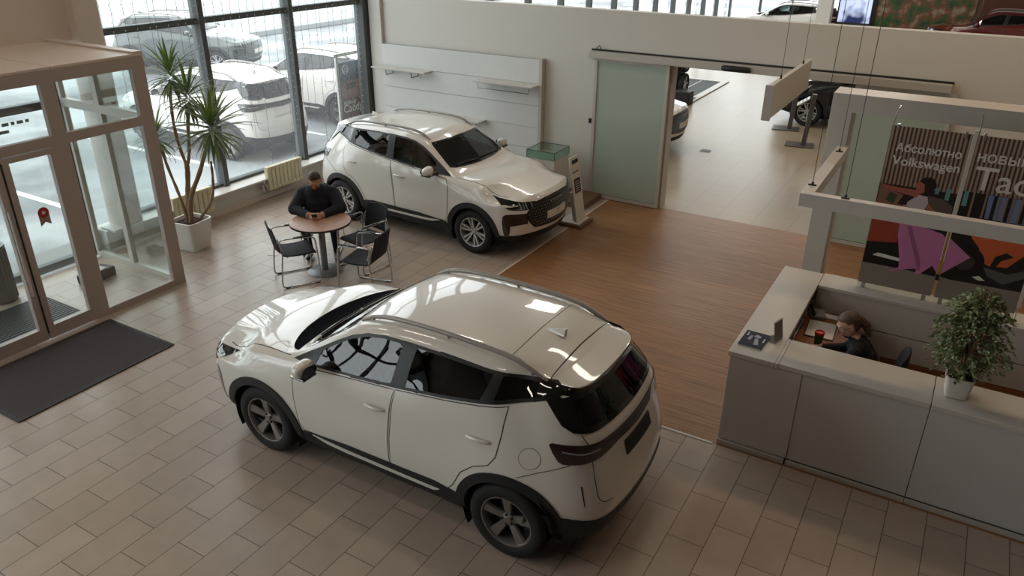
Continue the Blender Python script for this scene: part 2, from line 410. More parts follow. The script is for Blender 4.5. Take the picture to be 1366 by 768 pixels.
def section(s):
    zb, zB, zct, zro, zc = ZBOT(s), ZB(s), ZCT(s), ZRO(s), ZC(s)
    yB, yM, yct, yro = YB(s), YM(s), YCT(s), YRO(s)
    P = [(0, zb), (.45, zb), (.74, zb), (.80, zb + .04), (yM - .02, .40), (yM, .58), (yM, .74), (yM - .005, .86)]
    P += [(yB + .022, zB - .08), (yB, zB), (yB * .86 + yct * .14 + .006, zB + (zct - zB) * .14 if zct - zB > .12 else zB + (zct - zB) * .14)]
    P += [((yB + yct) / 2 + .012, (zB + zct) / 2), (yct, zct), (yro, zro), (yro * .55, zro + (zc - zro) * .68), (yro * .25, zro + (zc - zro) * .94), (0, zc)]
    return P
def catmull(P, n):
    """n samples, centripetal-ish arc length spacing"""
    Q = []; N = len(P)
    for i in range(N - 1):
        p0 = P[i - 1] if i else (2 * P[0][0] - P[1][0], P[1][1]) if P[0][0] == 0 else P[0]
        if i == 0: p0 = (-P[1][0], P[1][1])
        p1, p2 = P[i], P[i + 1]
        p3 = P[i + 2] if i + 2 < N else (-P[N - 2][0], P[N - 2][1])
        d1 = max(1e-6, math.dist(p0, p1)) ** .5; d2 = max(1e-6, math.dist(p1, p2)) ** .5; d3 = max(1e-6, math.dist(p2, p3)) ** .5
        t0, t1, t2, t3 = 0, d1, d1 + d2, d1 + d2 + d3
        for k in range(12):
            t = t1 + d2 * k / 12
            L = lambda a, b, ta, tb: tuple(a[j] * (tb - t) / (tb - ta) + b[j] * (t - ta) / (tb - ta) for j in (0, 1))
            A1 = L(p0, p1, t0, t1); A2 = L(p1, p2, t1, t2); A3 = L(p2, p3, t2, t3)
            B1 = L(A1, A2, t0, t2); B2 = L(A2, A3, t1, t3); Q.append(L(B1, B2, t1, t2))
    Q.append(P[-1])
    # resample
    D = [0]
    for a, b in zip(Q, Q[1:]): D.append(D[-1] + math.dist(a, b))
    out = []; j = 0
    for k in range(n + 1):
        x = D[-1] * k / n
        while j < len(D) - 2 and D[j + 1] < x: j += 1
        u = (x - D[j]) / max(1e-9, D[j + 1] - D[j]); out.append(tuple(Q[j][c] + (Q[j + 1][c] - Q[j][c]) * min(1, u) for c in (0, 1)))
    return out
NS, NR = 150, 84
def car_shell():
    bm = bmesh.new(); rows = []
    for i in range(NS + 1):
        s = SR + (SF - SR) * i / NS; half = catmull(section(s), NR)
        row = []
        for k in range(2 * NR):
            y, z = half[k] if k <= NR else (-half[2 * NR - k][0], half[2 * NR - k][1])
            row.append(bm.verts.new((warp(s, y, z), y, z)))
        rows.append(row)
    n = 2 * NR
    for i in range(NS):
        for k in range(n):
            bm.faces.new((rows[i][k], rows[i][(k + 1) % n], rows[i + 1][(k + 1) % n], rows[i + 1][k]))
    # end faces: rows of points between the two sides
    for row, s in ((rows[0], SR), (rows[-1], SF)):
        prev = None; half = catmull(section(s), NR)
        for k in range(0, NR + 1):
            a, b = row[k], row[(n - k) % n]
            y, z = half[k]; m = 40
            line = [a] + [bm.verts.new((warp(s, y - 2 * y * q / m, z), y - 2 * y * q / m, z)) for q in range(1, m)] + [b] if 0 < k < NR else [a]
            if prev:
                if len(prev) == 1:
                    for q in range(len(line) - 1): bm.faces.new((prev[0], line[q], line[q + 1]))
                elif len(line) == 1:
                    for q in range(len(prev) - 1): bm.faces.new((prev[q], line[0], prev[q + 1]))
                else:
                    for q in range(m): bm.faces.new((prev[q], line[q], line[q + 1], prev[q + 1]))
            prev = line
    bmesh.ops.recalc_face_normals(bm, faces=bm.faces)
    tp = max(bm.faces, key=lambda f_: f_.calc_center_median().z)
    if tp.normal.z < 0: bmesh.ops.reverse_faces(bm, faces=bm.faces)
    for _ in range(9): bmesh.ops.smooth_vert(bm, verts=bm.verts, factor=.5, use_axis_x=True, use_axis_y=True, use_axis_z=True)
    bm.normal_update()
    return bm
_sh = car_shell(); BVH = BVHTree.FromBMesh(_sh)
# projectors: parameter (a,b) -> point and outward normal on the shell
def cast(o, dr):
    h = BVH.ray_cast(Vector(o), Vector(dr).normalized())
    if h[0] is None:
        h = BVH.find_nearest(Vector(o) + Vector(dr).normalized() * 3)
        n = h[1]
        return h[0], n if n.dot(Vector(dr)) < 0 else -n
    n = h[1]
    return h[0], n if n.dot(Vector(dr)) < 0 else -n
def pj_side(sg): return lambda a, b: cast((a, sg * 3, b), (0, -sg, 0))
def pj_top(a, b): return cast((a, b, 4), (0, 0, -1))
def pj_front(a, b): return cast((5, a, b), (-1, 0, 0))
def pj_rear(a, b):
    """a: angle round the tail (degrees, 0 = straight back, + = left), b: height"""
    t = math.radians(a); dx, dy = -math.cos(t), math.sin(t); c = (-.9, 0)
    return cast((c[0] + dx * 3, c[1] + dy * 3, b), (-dx, -dy, 0))
def pj_nose(a, b):
    t = math.radians(a); dx, dy = math.cos(t), math.sin(t); c = (1.0, 0)
    return cast((c[0] + dx * 3, c[1] + dy * 3, b), (-dx, -dy, 0))
def pj_screen(a, b):
    """a: across, b: distance along the sloping front"""
    return cast((b + 2, a, 1.3 + 3), (-2, 0, -3))
def patch(name, poly, pj, m, parent, off=.003, h=.04, t=.008, aspect=1.0, holes=(), thick=None):
    poly = [tuple(p) for p in poly]
    xs = [p[0] for p in poly]; ys = [p[1] for p in poly]
    bd = []; E = []
    def loop(P):
        Q = []; n = len(P)
        for i in range(n):
            a, b = P[i], P[(i + 1) % n]; L = math.hypot((b[0] - a[0]) / aspect, b[1] - a[1]); k = max(1, int(math.ceil(L / h)))
            for j in range(k): Q.append((a[0] + (b[0] - a[0]) * j / k, a[1] + (b[1] - a[1]) * j / k))
        s = len(bd); bd.extend(Q); E.extend((s + i, s + (i + 1) % len(Q)) for i in range(len(Q)))
    loop(poly)
    for H in holes: loop(H)
    pts = list(bd); hx = h * aspect
    nx = int((max(xs) - min(xs)) / hx) + 1; ny = int((max(ys) - min(ys)) / h) + 1
    for i in range(nx + 1):
        for j in range(ny + 1):
            x = min(xs) + (i + .5 * (j % 2)) * hx; y = min(ys) + j * h
            if inside(poly, x, y) and not any(inside(H, x, y) for H in holes):
                dmin = min(math.hypot((x - p[0]) / aspect, y - p[1]) for p in bd)
                if dmin > h * .45: pts.append((x, y))
    sc = [Vector((p[0] / aspect, p[1])) for p in pts]
    vo, eo, fo, *_ = geometry.delaunay_2d_cdt(sc, E, [], 1 if not holes else 0, 1e-6)
    vs = []; nn = []
    for v in vo:
        p, n = pj(v.x * aspect, v.y); vs.append(p + n * off); nn.append(n)
    fs = []
    for f_ in fo:
        c = sum((vo[i] for i in f_), Vector((0, 0))) / len(f_)
        x, y = c.x * aspect, c.y
        if not inside(poly, x, y) or any(inside(H, x, y) for H in holes): continue
        fs.append(tuple(f_))
    cnt = {}
    for f_ in fs:
        for i in range(len(f_)):
            e = (f_[i], f_[(i + 1) % len(f_)]); cnt[e] = 1
    rim = [e for e in cnt if (e[1], e[0]) not in cnt]
    base = {}
    for e in rim:
        for i in e:
            if i not in base: base[i] = len(vs); vs.append(vs[i] - nn[i] * t)
    fs += [(e[1], e[0], base[e[0]], base[e[1]]) for e in rim]
    me = bpy.data.meshes.new(name); me.from_pydata([tuple(v) for v in vs], [], fs); me.materials.append(m)
    bm = bmesh.new(); bm.from_mesh(me)
    # orient outward
    for f_ in bm.faces: f_.normal_update()
    n0 = sum((bm.faces.__getitem__(0).normal.dot(nn[0]) for _ in (0,)) , 0) if bm.faces.ensure_lookup_table() is None else 0
    if n0 < 0: bmesh.ops.reverse_faces(bm, faces=bm.faces)
    if 'glass' in m.name:
        iv = [v for v in bm.verts if v.index < len(vo) and v.index not in base]
        for _ in range(14): bmesh.ops.smooth_vert(bm, verts=iv, factor=.5, use_axis_x=True, use_axis_y=True, use_axis_z=True)
    bm.to_mesh(me); bm.free()
    smooth_by_angle(me, 40)
    return link(name, me, parent)
def rstrip_(pts, wd):
    return [(a * 57, b) for a, b in strip([(a / 57, b) for a, b in pts], wd)]
def strip(pts, wd):
    """closed outline of a thin band along a 2D polyline"""
    L, R_ = [], []
    for i, p in enumerate(pts):
        a = Vector(pts[max(0, i - 1)]); b = Vector(pts[min(len(pts) - 1, i + 1)]); t = (b - a).normalized(); n = Vector((-t.y, t.x)) * wd / 2
        L.append(tuple(Vector(p) + n)); R_.append(tuple(Vector(p) - n))
    return L + R_[::-1]
def smoothline(P, it=2):
    for _ in range(it):
        Q = [P[0]]
        for a, b in zip(P, P[1:]):
            a, b = Vector(a), Vector(b); Q += [tuple(a * .75 + b * .25), tuple(a * .25 + b * .75)]
        Q.append(P[-1]); P = Q
    return P
AXF, AXR, WZ, WR = 1.27, -1.27, .335, .335
# side outlines (X forward, Z up)
DLO = [(.86, 1.082), (.55, 1.10), (.15, 1.135), (-.25, 1.17), (-.7, 1.222), (-1.0, 1.265), (-1.25, 1.31), (-1.5, 1.37), (-1.66, 1.385),
       (-1.60, 1.425), (-1.48, 1.462), (-1.25, 1.478), (-1.0, 1.492), (-.6, 1.505), (-.3, 1.508), (-.05, 1.498), (.13, 1.468), (.28, 1.415), (.42, 1.34), (.6, 1.232), (.75, 1.145)]
WIN_F = [(.60, 1.115), (.15, 1.153), (-.20, 1.187), (-.215, 1.30), (-.24, 1.485), (-.05, 1.478), (.12, 1.447), (.27, 1.393), (.40, 1.325), (.56, 1.225)]
WIN_R = [(-.335, 1.20), (-.7, 1.243), (-.99, 1.285), (-1.02, 1.36), (-1.045, 1.47), (-.6, 1.487), (-.37, 1.488), (-.35, 1.35)]
WIN_Q = [(-1.10, 1.31), (-1.25, 1.335), (-1.47, 1.385), (-1.50, 1.40), (-1.40, 1.45), (-1.12, 1.465)]
DOOR_F = [(.80, 1.05), (.84, .95), (.845, .75), (.82, .47), (.78, .415), (.6, .41), (-.165, .41), (-.175, .7), (-.205, .95), (-.235, 1.155), (.3, 1.105)]
DOOR_R = [(-.25, 1.158), (-.22, .95), (-.19, .7), (-.18, .41), (-.72, .41), (-.80, .50), (-.88, .66), (-1.0, .77), (-1.13, .83), (-1.19, .92), (-1.215, 1.1), (-1.215, 1.285), (-1.0, 1.25), (-.7, 1.208)]
def arc(cx, cz, R_, a0, a1, n): return [(cx + R_ * math.cos(math.radians(a0 + (a1 - a0) * i / n)), cz + R_ * math.sin(math.radians(a0 + (a1 - a0) * i / n))) for i in range(n + 1)]
WS = [(0, .99), (.25, .975), (.45, .94), (.60, .90), (.675, .845), (.655, .70), (.62, .50), (.585, .30), (.56, .235), (.4, .265), (.2, .285), (0, .29)]
WS = WS + [(-a, b) for a, b in WS[-2:0:-1]]

def make_wheel(style, parent, pos, sg):
    """wheel: tyre with tread shoulders, rim, spokes, hub"""
    t = MB(); w = .105
    prof = [(.215, -w * .85), (.24, -w), (.29, -w), (.322, -w * .86), (.334, -w * .55), (.335, 0), (.334, w * .55), (.322, w * .86), (.29, w), (.24, w), (.215, w * .85)]
    t.lathe(prof, 56, axis='y', cap=False)
    wh = t.build('wheel', m_tyre, parent); wh.location = pos
    rim = MB()
    rim.lathe([(.20, -w * .8), (.222, -w * .85), (.226, w * .80), (.222, w * .92), (.212, w * .90), (.205, w * .7), (.20, -.02)], 56, axis='y', cap=False)
    def spoke(a, r0, r1, w0, w1, y0, y1, th):
        vs = []
        for r_, ww, yy in ((r0, w0, y0), ((r0 + r1) / 2, (w0 + w1) / 2 * .92, (y0 + y1) / 2 + .006), (r1, w1, y1)):
            for sx, dy in ((-1, -.018), (-.8, 0), (.8, 0), (1, -.018), (.8, -th), (-.8, -th)):
                x, z = r_, sx * ww
                vs.append((x * math.cos(a) - z * math.sin(a), yy + dy, x * math.sin(a) + z * math.cos(a)))
        fs = []
        for i in range(2):
            for k in range(6): fs.append((i * 6 + k, i * 6 + (k + 1) % 6, i * 6 + 6 + (k + 1) % 6, i * 6 + 6 + k))
        fs += [tuple(range(6)), tuple(range(12, 18))]
        rim.add(vs, fs)
    if style == 'five':
        for k in range(5): spoke(2 * PI * k / 5 + .3, .04, .212, .028, .05, .055, .082, .045)
    else:
        for k in range(6):
            a = 2 * PI * k / 6 + .26
            for q in (-.17, .17): spoke(a + q, .045, .214, .012, .019, .058, .083, .04)
            spoke(a, .03, .075, .03, .026, .06, .066, .04)
    rim.lathe([(.0, .072), (.03, .072), (.036, .064), (.055, .058), (.062, .04), (.062, .0)], 24, axis='y')
    rm = rim.build('rim', m_rim if style == 'five' else m_rimS, wh, ang=30)
    disc = MB().lathe([(.05, -.01), (.14, -.01), (.14, .012), (.05, .012)], 32, axis='y').build('brake_disc', mat('brake_disc_steel', '3A3836', .4, metal=.8), wh)
    nuts = MB()
    for k in range(5):
        a = 2 * PI * k / 5; MB().lathe([(.009, .05), (.009, .072), (0, .075)], 6, (.045 * math.cos(a), 0, .045 * math.sin(a)), 'y').build('wheel_nut', m_dark, wh)
    if sg < 0: wh.rotation_euler = (0, 0, PI)
    return wh

def make_car(name, loc, rz, style, label, group=None, cowl=False):
    root = empty(name, loc, rz, label, 'car', group)
    # body with openings for glass and wheels
    bm = _sh.copy()
    cut = []
    wsq = [(a * .93, .62 + (b - .62) * .9) for a, b in WS]
    for f_ in bm.faces:
        c = f_.calc_center_median(); n = f_.normal; kill = False
        for ax in (AXF, AXR):
            if abs(c.y) > .5 and math.hypot(c.x - ax, c.z - WZ) < .415 and c.z < .9 : kill = True
        if c.z > 1.0:
            if abs(c.y) > .5 and abs(n.y) > .4:
                for Wn in GROWN:
                    if inside(Wn, c.x, c.z): kill = True
            b = c.x - (c.z - 1.3) * 2 / 3
            if c.x > 0 and n.x > .2 and abs(n.y) < .75:
                if inside(WS_BIG, c.y, b): kill = True
        if c.x < -1.5 and n.x < -.4 and abs(c.y) < .56 and 1.19 < c.z < 1.375: kill = True
        if kill: cut.append(f_)
    bmesh.ops.delete(bm, geom=cut, context='FACES')
    for f_ in bm.faces: f_.smooth = True; f_.material_index = 1 if f_.calc_center_median().z < .385 else 0
    me = bpy.data.meshes.new('body'); bm.to_mesh(me)
    me.materials.append(m_paint); me.materials.append(m_clad)
    body = link('body', me, root)
    # dark lining just inside the shell
    for v in bm.verts: v.co -= v.normal * .03
    bmesh.ops.delete(bm, geom=[f_ for f_ in bm.faces if not -1.62 < f_.calc_center_median().x < 1.0], context='FACES')
    bmesh.ops.reverse_faces(bm, faces=bm.faces)
    for f_ in bm.faces: f_.material_index = 0
    me = bpy.data.meshes.new('cabin_lining'); bm.to_mesh(me); bm.free(); me.materials.append(m_cabin); link('cabin_lining', me, root)
    fl = MB().box(-1.7, 1.1, -.78, .78, .30, .34).box(.95, 1.0, -.7, .7, .34, 1.0).build('cabin_floor', m_cabin, root)
    # wheels, wells, arches
    for ax in (AXF, AXR):
        for sg in (1, -1):
            make_wheel(style, root, (ax, sg * .765, WZ), sg)
            well = MB(); P = arc(0, 0, .40, -28, 208, 24)
            vs = [(ax + x, sg * .845, WZ + z) for x, z in P] + [(ax + x, sg * .50, WZ + z) for x, z in P]
            n = len(P); well.add(vs, [(i, i + 1, n + i + 1, n + i) for i in range(n - 1)] + [tuple(range(n, 2 * n))])
            well.build('wheel_well', m_black, root)
            a0, a1 = (-14, 196)
            ring = arc(ax, WZ, .455, a0, a1, 28) + arc(ax, WZ, .375, a1, a0, 28)
            patch('wheel_arch', [(x, max(z, .235)) for x, z in ring], pj_side(sg), m_clad, root, off=.012, h=.035, t=.05)
    for sg in (1, -1):
        sd = pj_side(sg)
        # lower cladding and bright strip
        patch('side_skirt', [(.80, .40), (.62, .418), (.30, .445), (-.3, .452), (-.62, .46), (-.83, .43), (-.86, .26), (.82, .26)], sd, m_clad, root, off=.010, h=.05, t=.02)
        patch('skirt_trim', [(.68, .405), (.50, .392), (.2, .384), (-.5, .384), (-.66, .388), (-.60, .356), (.3, .352), (.52, .362)], sd, m_paint, root, off=.018, h=.05, t=.01)
        # doors
        for nm, D, Wn, gm, hx, hz in (('front', DOOR_F, WIN_F, m_carglass, -.06, .955), ('rear', DOOR_R, WIN_R, m_carglass_dark, -1.03, 1.015)):
            Dp = [tuple(p) for p in D]
            seam = patch('panel_gap', strip(densify(Dp + [Dp[0]], .05, False), .007), sd, m_gap, root, off=.0008, h=.03, t=.0005)
            cx = sum(p[0] for p in Dp) / len(Dp); cz = sum(p[1] for p in Dp) / len(Dp)
            ins = []
            for i, p in enumerate(Dp):
                a = Vector(Dp[i - 1]); b = Vector(Dp[(i + 1) % len(Dp)]); t = (b - a).normalized(); q = Vector(p) + Vector((t.y, -t.x)) * .006
                q2 = Vector(p) - Vector((t.y, -t.x)) * .006
                ins.append(tuple(q if inside(Dp, *q) else q2))
            dr = patch('door', ins, sd, m_paint, root, off=.0025, h=.045, t=.004)
            patch('window_glass', [tuple(Vector(p) * 1.0) for p in Wn], sd, gm, dr, off=.001, h=.05, t=.003)
            # handle
            p, n = sd(hx, hz); hm = MB()
            hm.tube([p + Vector((.10, 0, -.008)) + n * .004, p + Vector((.07, 0, 0)) + n * .022, p + n * .027, p + Vector((-.07, 0, .004)) + n * .022, p + Vector((-.10, 0, .0)) + n * .004], [.010, .014, .015, .014, .010], 8)
            hm.build('door_handle', m_paint, dr)
            patch('handle_recess', arc(hx, hz - .012, .045, 0, 360, 16)[:-1], sd, m_paint, dr, off=.003, h=.02, t=.001)
        # black frame round the side windows, with openings
        patch('window_frame', DLO, sd, m_pillar, root, off=.005, h=.045, t=.01, holes=(WIN_F, WIN_R, WIN_Q))
        patch('quarter_window', WIN_Q, sd, m_carglass_dark, root, off=.001, h=.05, t=.003)
        # mirror
        p, n = sd(.60, 1.10)
        mr = MB(); bmm = bmesh.new(); bmesh.ops.create_icosphere(bmm, subdivisions=4, radius=1)
        for v in bmm.verts:
            x, y, z = v.co
            fx = .065 * (abs(x) ** .8) * (1 if x > 0 else -1); fy = .10 * (abs(y) ** .72) * (1 if y > 0 else -1); fz = .068 * (abs(z) ** .75) * (1 if z > 0 else -1)
            v.co = (fx * (.9 if x < 0 else 1) , fy, fz * (1 - .18 * (fy * sg / .115)))
        Mx = Matrix.Translation((.575, sg * (abs(p.y) + .155), 1.155))
        mr.bm(bmm, 0, Mx)
        mo = mr.build('side_mirror', m_paint, root)
        MB().tube([(.63, sg * (abs(p.y) - .01), 1.085), (.60, sg * (abs(p.y) + .06), 1.10), (.58, sg * (abs(p.y) + .12), 1.115)], [.03, .026, .022], 8).build('mirror_stalk', m_blackgloss, mo)
        MB().lathe([(0, -.002), (1, 0), (1, .004), (0, .006)], 24, axis='x', sx=.085, sy=.052, c=(.506, sg * (abs(p.y) + .155), 1.15)).build('mirror_glass', mat('mirror_face', '3A3D40', .05, metal=1), mo)
        MB().box(.50, .66, sg * (abs(p.y) + .155) - .075, sg * (abs(p.y) + .155) + .075, 1.088, 1.11, bev=.010).build('mirror_base', m_blackgloss, mo)
        # roof rail
        rl = MB(); pts = []
        for i in range(15):
            x = .30 - i * (1.72) / 14; q, n = pj_top(x, sg * .53); e = min(i, 14 - i); pts.append(q + Vector((0, 0, (.006, .028, .036)[min(e, 2)])))
        rl.tube(pts, [.010, .017] + [.020] * 11 + [.017, .010], 8)
        for i in (1, 7, 13): rl.tube([pts[i], pts[i] - Vector((0, 0, .035))], .013, 6)
        rl.build('roof_rail', mat('rail_grey', '928D86', .35, metal=.3), root)
        # head lamp and intake side vent
        HL = [(21, .835), (23, .850), (30, .862), (40, .886), (48, .905), (54, .932), (51.5, .90), (48, .835), (43, .775), (34, .755), (25, .75), (21.5, .755)]
        hl = patch('head_lamp', [(sg * a, b) for a, b in HL], pj_nose, m_lampclear, root, off=.004, h=.03, t=.012, aspect=57)
        for a0 in (25, 29.5, 34): patch('lamp_blade', [(sg * (a0 + da), b) for da, b in ((0, .765), (.9, .765), (2.4, .86), (1.5, .86))], pj_nose, m_led, hl, off=.006, h=.03, t=.002, aspect=57)
        VT = [(29.5, .705), (36, .712), (43, .715), (46, .705), (47.5, .67), (47.8, .60), (47.4, .50), (46.6, .42), (45.4, .372), (44, .36), (42.9, .385), (42.5, .45), (42.3, .535), (36, .548), (29.5, .545)]
        patch('bumper_vent', [(sg * a, b) for a, b in VT], pj_nose, m_blackgloss, root, off=.004, h=.03, t=.012, aspect=57)
        # fuel flap only on the left
        # tail lamp ends
        TL = [(17, 1.085), (30, 1.095), (41, 1.108), (47.5, 1.112), (48.6, 1.10), (47.6, 1.05), (45.6, .985), (44, .968), (38, .966), (30, .98), (17, 1.0)]
        tl = patch('tail_lamp', [(sg * a, b) for a, b in TL], pj_rear, m_lampred, root, off=.008, h=.03, t=.015, aspect=57)
        patch('lamp_blade', [(sg * a, b) for a, b in ((29, 1.04), (37, 1.035), (44, 1.055), (44, 1.065), (37, 1.047), (29, 1.05))], pj_rear, m_led, tl, off=.0095, h=.03, t=.001, aspect=57)
        VN = [(37.6, .80), (38.2, .80), (37.0, .63), (36.7, .63)]
        patch('rear_vent', [(sg * a, b) for a, b in VN], pj_rear, m_black, root, off=.003, h=.03, t=.003, aspect=57)
    for sg in (1, -1): patch('rear_pillar_trim', [(sg * a, b) for a, b in ((40.5, 1.24), (43.5, 1.262), (46, 1.33), (48, 1.378), (51.5, 1.372), (51.5, 1.40), (50, 1.45), (46, 1.462), (40.5, 1.44))], pj_rear, m_blackgloss, root, off=.012, h=.02, t=.02, aspect=57)
    # windscreen
    wsn = patch('windscreen', WS_CUT, pj_screen, m_carglass, root, off=-.002, h=.05, t=.004)
    patch('windscreen_frame', WS, pj_screen, m_blackgloss, root, off=.003, h=.05, t=.006, holes=(WS_CUT,))
    for y0, y1 in ((.50, -.02), (-.08, -.55)):
        wp = MB(); pts = []
        for i in range(7):
            y = y0 + (y1 - y0) * i / 6; q, n = pj_screen(y, .93 - .035 * i / 6 - abs(y) * .07); pts.append(q + n * .018)
        wp.tube(pts, .008, 6); wp.build('wiper', m_dark, wsn)
    if cowl:
        q = smoothline([(.90, .70), (1.02, .66), (1.17, .38), (1.225, 0), (1.17, -.38), (1.02, -.66), (.90, -.70)], 2) + [(.92, -.55), (.985, -.2), (.985, .2), (.92, .55)]
        patch('windscreen_cowl', q, pj_top, mat('cowl_black', '07080B', .85, spec=.03), root, off=.004, h=.04, t=.006)
    # rear window and tail
    RG = [(0, 1.152), (20, 1.157), (33, 1.166), (39, 1.18), (43, 1.225), (46, 1.31), (49.5, 1.41), (50, 1.445), (46, 1.465), (40, 1.45), (20, 1.42), (0, 1.41)]
    RG = RG + [(-a, b) for a, b in RG[-2:0:-1]]
    RH = [(0, 1.185), (20, 1.19), (33, 1.20), (36, 1.25), (36.5, 1.36), (20, 1.372), (0, 1.37)]
    RH = RH + [(-a, b) for a, b in RH[-2:0:-1]]
    patch('tailgate_glass_frame', RG, pj_rear, m_blackgloss, root, off=.006, h=.03, t=.01, aspect=57, holes=(RH,))
    patch('rear_window', RH, pj_rear, m_carglass_dark, root, off=.003, h=.03, t=.003, aspect=57)
    # roof spoiler: a tapering lip carried past the rear window
    sp = MB(); nu, nv = 8, 24; top = []; 
    for j in range(nv + 1):
        v = -1 + 2 * j / nv; yy = .60 * v * (1 - .02 * v * v)
        tail = -1.70 + .10 * v * v + .03 * v ** 10
        for i in range(nu + 1):
            u = i / nu; x = -1.432 + (tail + 1.432) * u; y = yy * (1 - .03 * u)
            zz = ZRO(-1.44) if abs(y) > .57 else None
            q, n = pj_top(-1.432, max(-.56, min(.56, y))); e = max(0, (abs(v) - .82) / .18)
            top.append(Vector((x, y, q.z + .004 - (.055 * u + .035 * u * u) * (1 - .6 * e) - .012 * e ** 1.6)))
    k = nu + 1; fs = [(a * k + b, a * k + b + 1, (a + 1) * k + b + 1, (a + 1) * k + b) for a in range(nv) for b in range(nu)]
    bot = [p + Vector((.03 * (i % k) / nu, 0, (-.012 - .02 * min(1, (i % k) / 3)) * (1 - .85 * max(0, (abs(-1 + 2 * (i // k) / nv) - .7) / .3)))) for i, p in enumerate(top)]
    n0 = len(top); rimi = [i for i in range(k)] + [a * k + nu for a in range(1, nv + 1)] + [nv * k + b for b in range(nu - 1, -1, -1)] + [a * k for a in range(nv - 1, 0, -1)]
    sp.add(top + bot, fs + [tuple(n0 + i for i in reversed(f_)) for f_ in fs] + [(rimi[i], rimi[(i + 1) % len(rimi)], n0 + rimi[(i + 1) % len(rimi)], n0 + rimi[i]) for i in range(len(rimi))])
    sp.build('roof_spoiler', m_paint, root, ang=50)
    bar = patch('light_bar', [(17.5, 1.085), (0, 1.08), (-17.5, 1.085), (-17.5, 1.0), (0, .985), (17.5, 1.0)], pj_rear, m_lampred, root, off=.008, h=.03, t=.012, aspect=57)
    for k in range(5):
        a = 4.4 - k * 2.2
        patch('bar_emblem_letter', [(a - .7, 1.03), (a + .7, 1.03), (a + .7, 1.037), (a - .7, 1.037)], pj_rear, m_led, bar, off=.0095, h=.02, t=.001, aspect=57)
    patch('number_plate', [(-12.5, .835), (12.5, .835), (12.5, .945), (-12.5, .945)], pj_rear, m_plate_dark, root, off=.012, h=.03, t=.012, aspect=57)
    RB = [(-58, .50), (-50, .505), (-42, .51), (-36, .49), (-20, .455), (0, .445), (20, .455), (36, .49), (42, .51), (50, .505), (58, .50), (60, .26), (0, .27), (-60, .26)]
    patch('rear_diffuser', RB, pj_rear, m_clad, root, off=.012, h=.05, t=.02, aspect=57)
    # tailgate and spoiler joints
    for sg in (1, -1):
        patch('panel_gap', rstrip_([(sg * 36, 1.165), (sg * 34, 1.095)], .005), pj_rear, m_gap, root, off=.0035, h=.012, t=.003, aspect=57)
        patch('panel_gap', rstrip_(smoothline([(sg * 33, .975), (sg * 32.5, .75), (sg * 31, .64), (sg * 24, .60)]), .005), pj_rear, m_gap, root, off=.002, h=.02, t=.002, aspect=57)
        patch('panel_gap', rstrip_(smoothline([(sg * 41, .966), (sg * 47, .92), (sg * 56, .85), (sg * 62, .80)]), .0045), pj_rear, m_gap, root, off=.002, h=.02, t=.002, aspect=57)
    q = [(-1.43, -.56), (-1.425, -.3), (-1.42, 0), (-1.425, .3), (-1.43, .56)]
    patch('panel_gap', strip(q, .012), pj_top, m_gap, root, off=.001, h=.04, t=.0005)
    q = [(-1.09, -.5), (-1.085, 0), (-1.09, .5)]
    patch('roof_joint', strip(q, .006), pj_top, m_gap, root, off=.0008, h=.04, t=.0005)
    # bonnet joint
    q = smoothline([(.93, .765), (1.05, .752), (1.35, .735), (1.62, .735), (1.78, .68)], 2)
    for sg in (1, -1): patch('panel_gap', strip([(a, sg * b) for a, b in q], .009), pj_top, m_gap, root, off=.001, h=.04, t=.0005)
    # fuel flap
    ring = arc(-1.44, .965, .078, 0, 360, 24)
    patch('fuel_flap', ring[:-1], pj_side(1), m_paint, patch('fuel_flap_gap', arc(-1.44, .965, .082, 0, 360, 24)[:-1], pj_side(1), m_gap, root, off=.001, h=.03, t=.0005), off=.0022, h=.03, t=.001)
    # aerial
    fin = MB(); q, n = pj_top(-1.2, 0)
    fin.add([q + Vector(v) for v in ((.11, 0, 0), (-.09, .035, 0), (-.09, -.035, 0), (-.105, 0, .06), (-.03, 0, .042), (-.09, .012, .045), (-.09, -.012, .045), (-.1, 0, 0))],
            [(0, 1, 5, 4), (0, 4, 6, 2), (4, 5, 3), (4, 3, 6), (1, 7, 3, 5), (7, 2, 6, 3), (0, 2, 7, 1)])
    fin.build('roof_aerial', m_paint, root, ang=50)
    # grille with diamond studs
    GR = [(-.47, .835), (-.25, .862), (0, .87), (.25, .862), (.47, .835), (.60, .72), (.635, .655), (.56, .55), (.47, .462), (.2, .445), (0, .44), (-.2, .445), (-.47, .462), (-.56, .55), (-.635, .655), (-.60, .72)]
    gr = patch('grille', GR, pj_front, mat('grille_black', '0C0C0E', .4), root, off=.006, h=.05, t=.02)
    st = MB()
    for j in range(9):
        for i in range(-13, 14):
            y = i * .048 + (.024 if j % 2 else 0); z = .50 + j * .043
            if inside(GR, y * 1.06, z + .012) and inside(GR, y * 1.06, z - .012) and not (abs(y) < .26 and .52 < z < .67):
                p, n = pj_front(y, z); u = Vector((0, .011, 0)); v = Vector((0, 0, .014)); c = p + n * .007
                st.add([c + u, c + v, c - u, c - v, c + n * .008], [(0, 1, 4), (1, 2, 4), (2, 3, 4), (3, 0, 4)])
    st.build('grille_studs', m_led, gr, flat=True)
    patch('front_plate', [(-.25, .545), (.25, .545), (.25, .655), (-.25, .655)], pj_front, m_platew, gr, off=.022, h=.05, t=.012)
    V0, F0, xm, w0 = text_faces('T7'); tb_ = MB(); p, n = pj_front(0, .60)
    tb_.add([(p.x + .0235, -.055 + (v.x - xm) * .11 / w0, .575 + v.y * .11 / w0 * .9) for v in V0], F0); tb_.build('plate_lettering', mat('plate_red', 'A8403A', .5), gr, flat=True)
    em = MB()
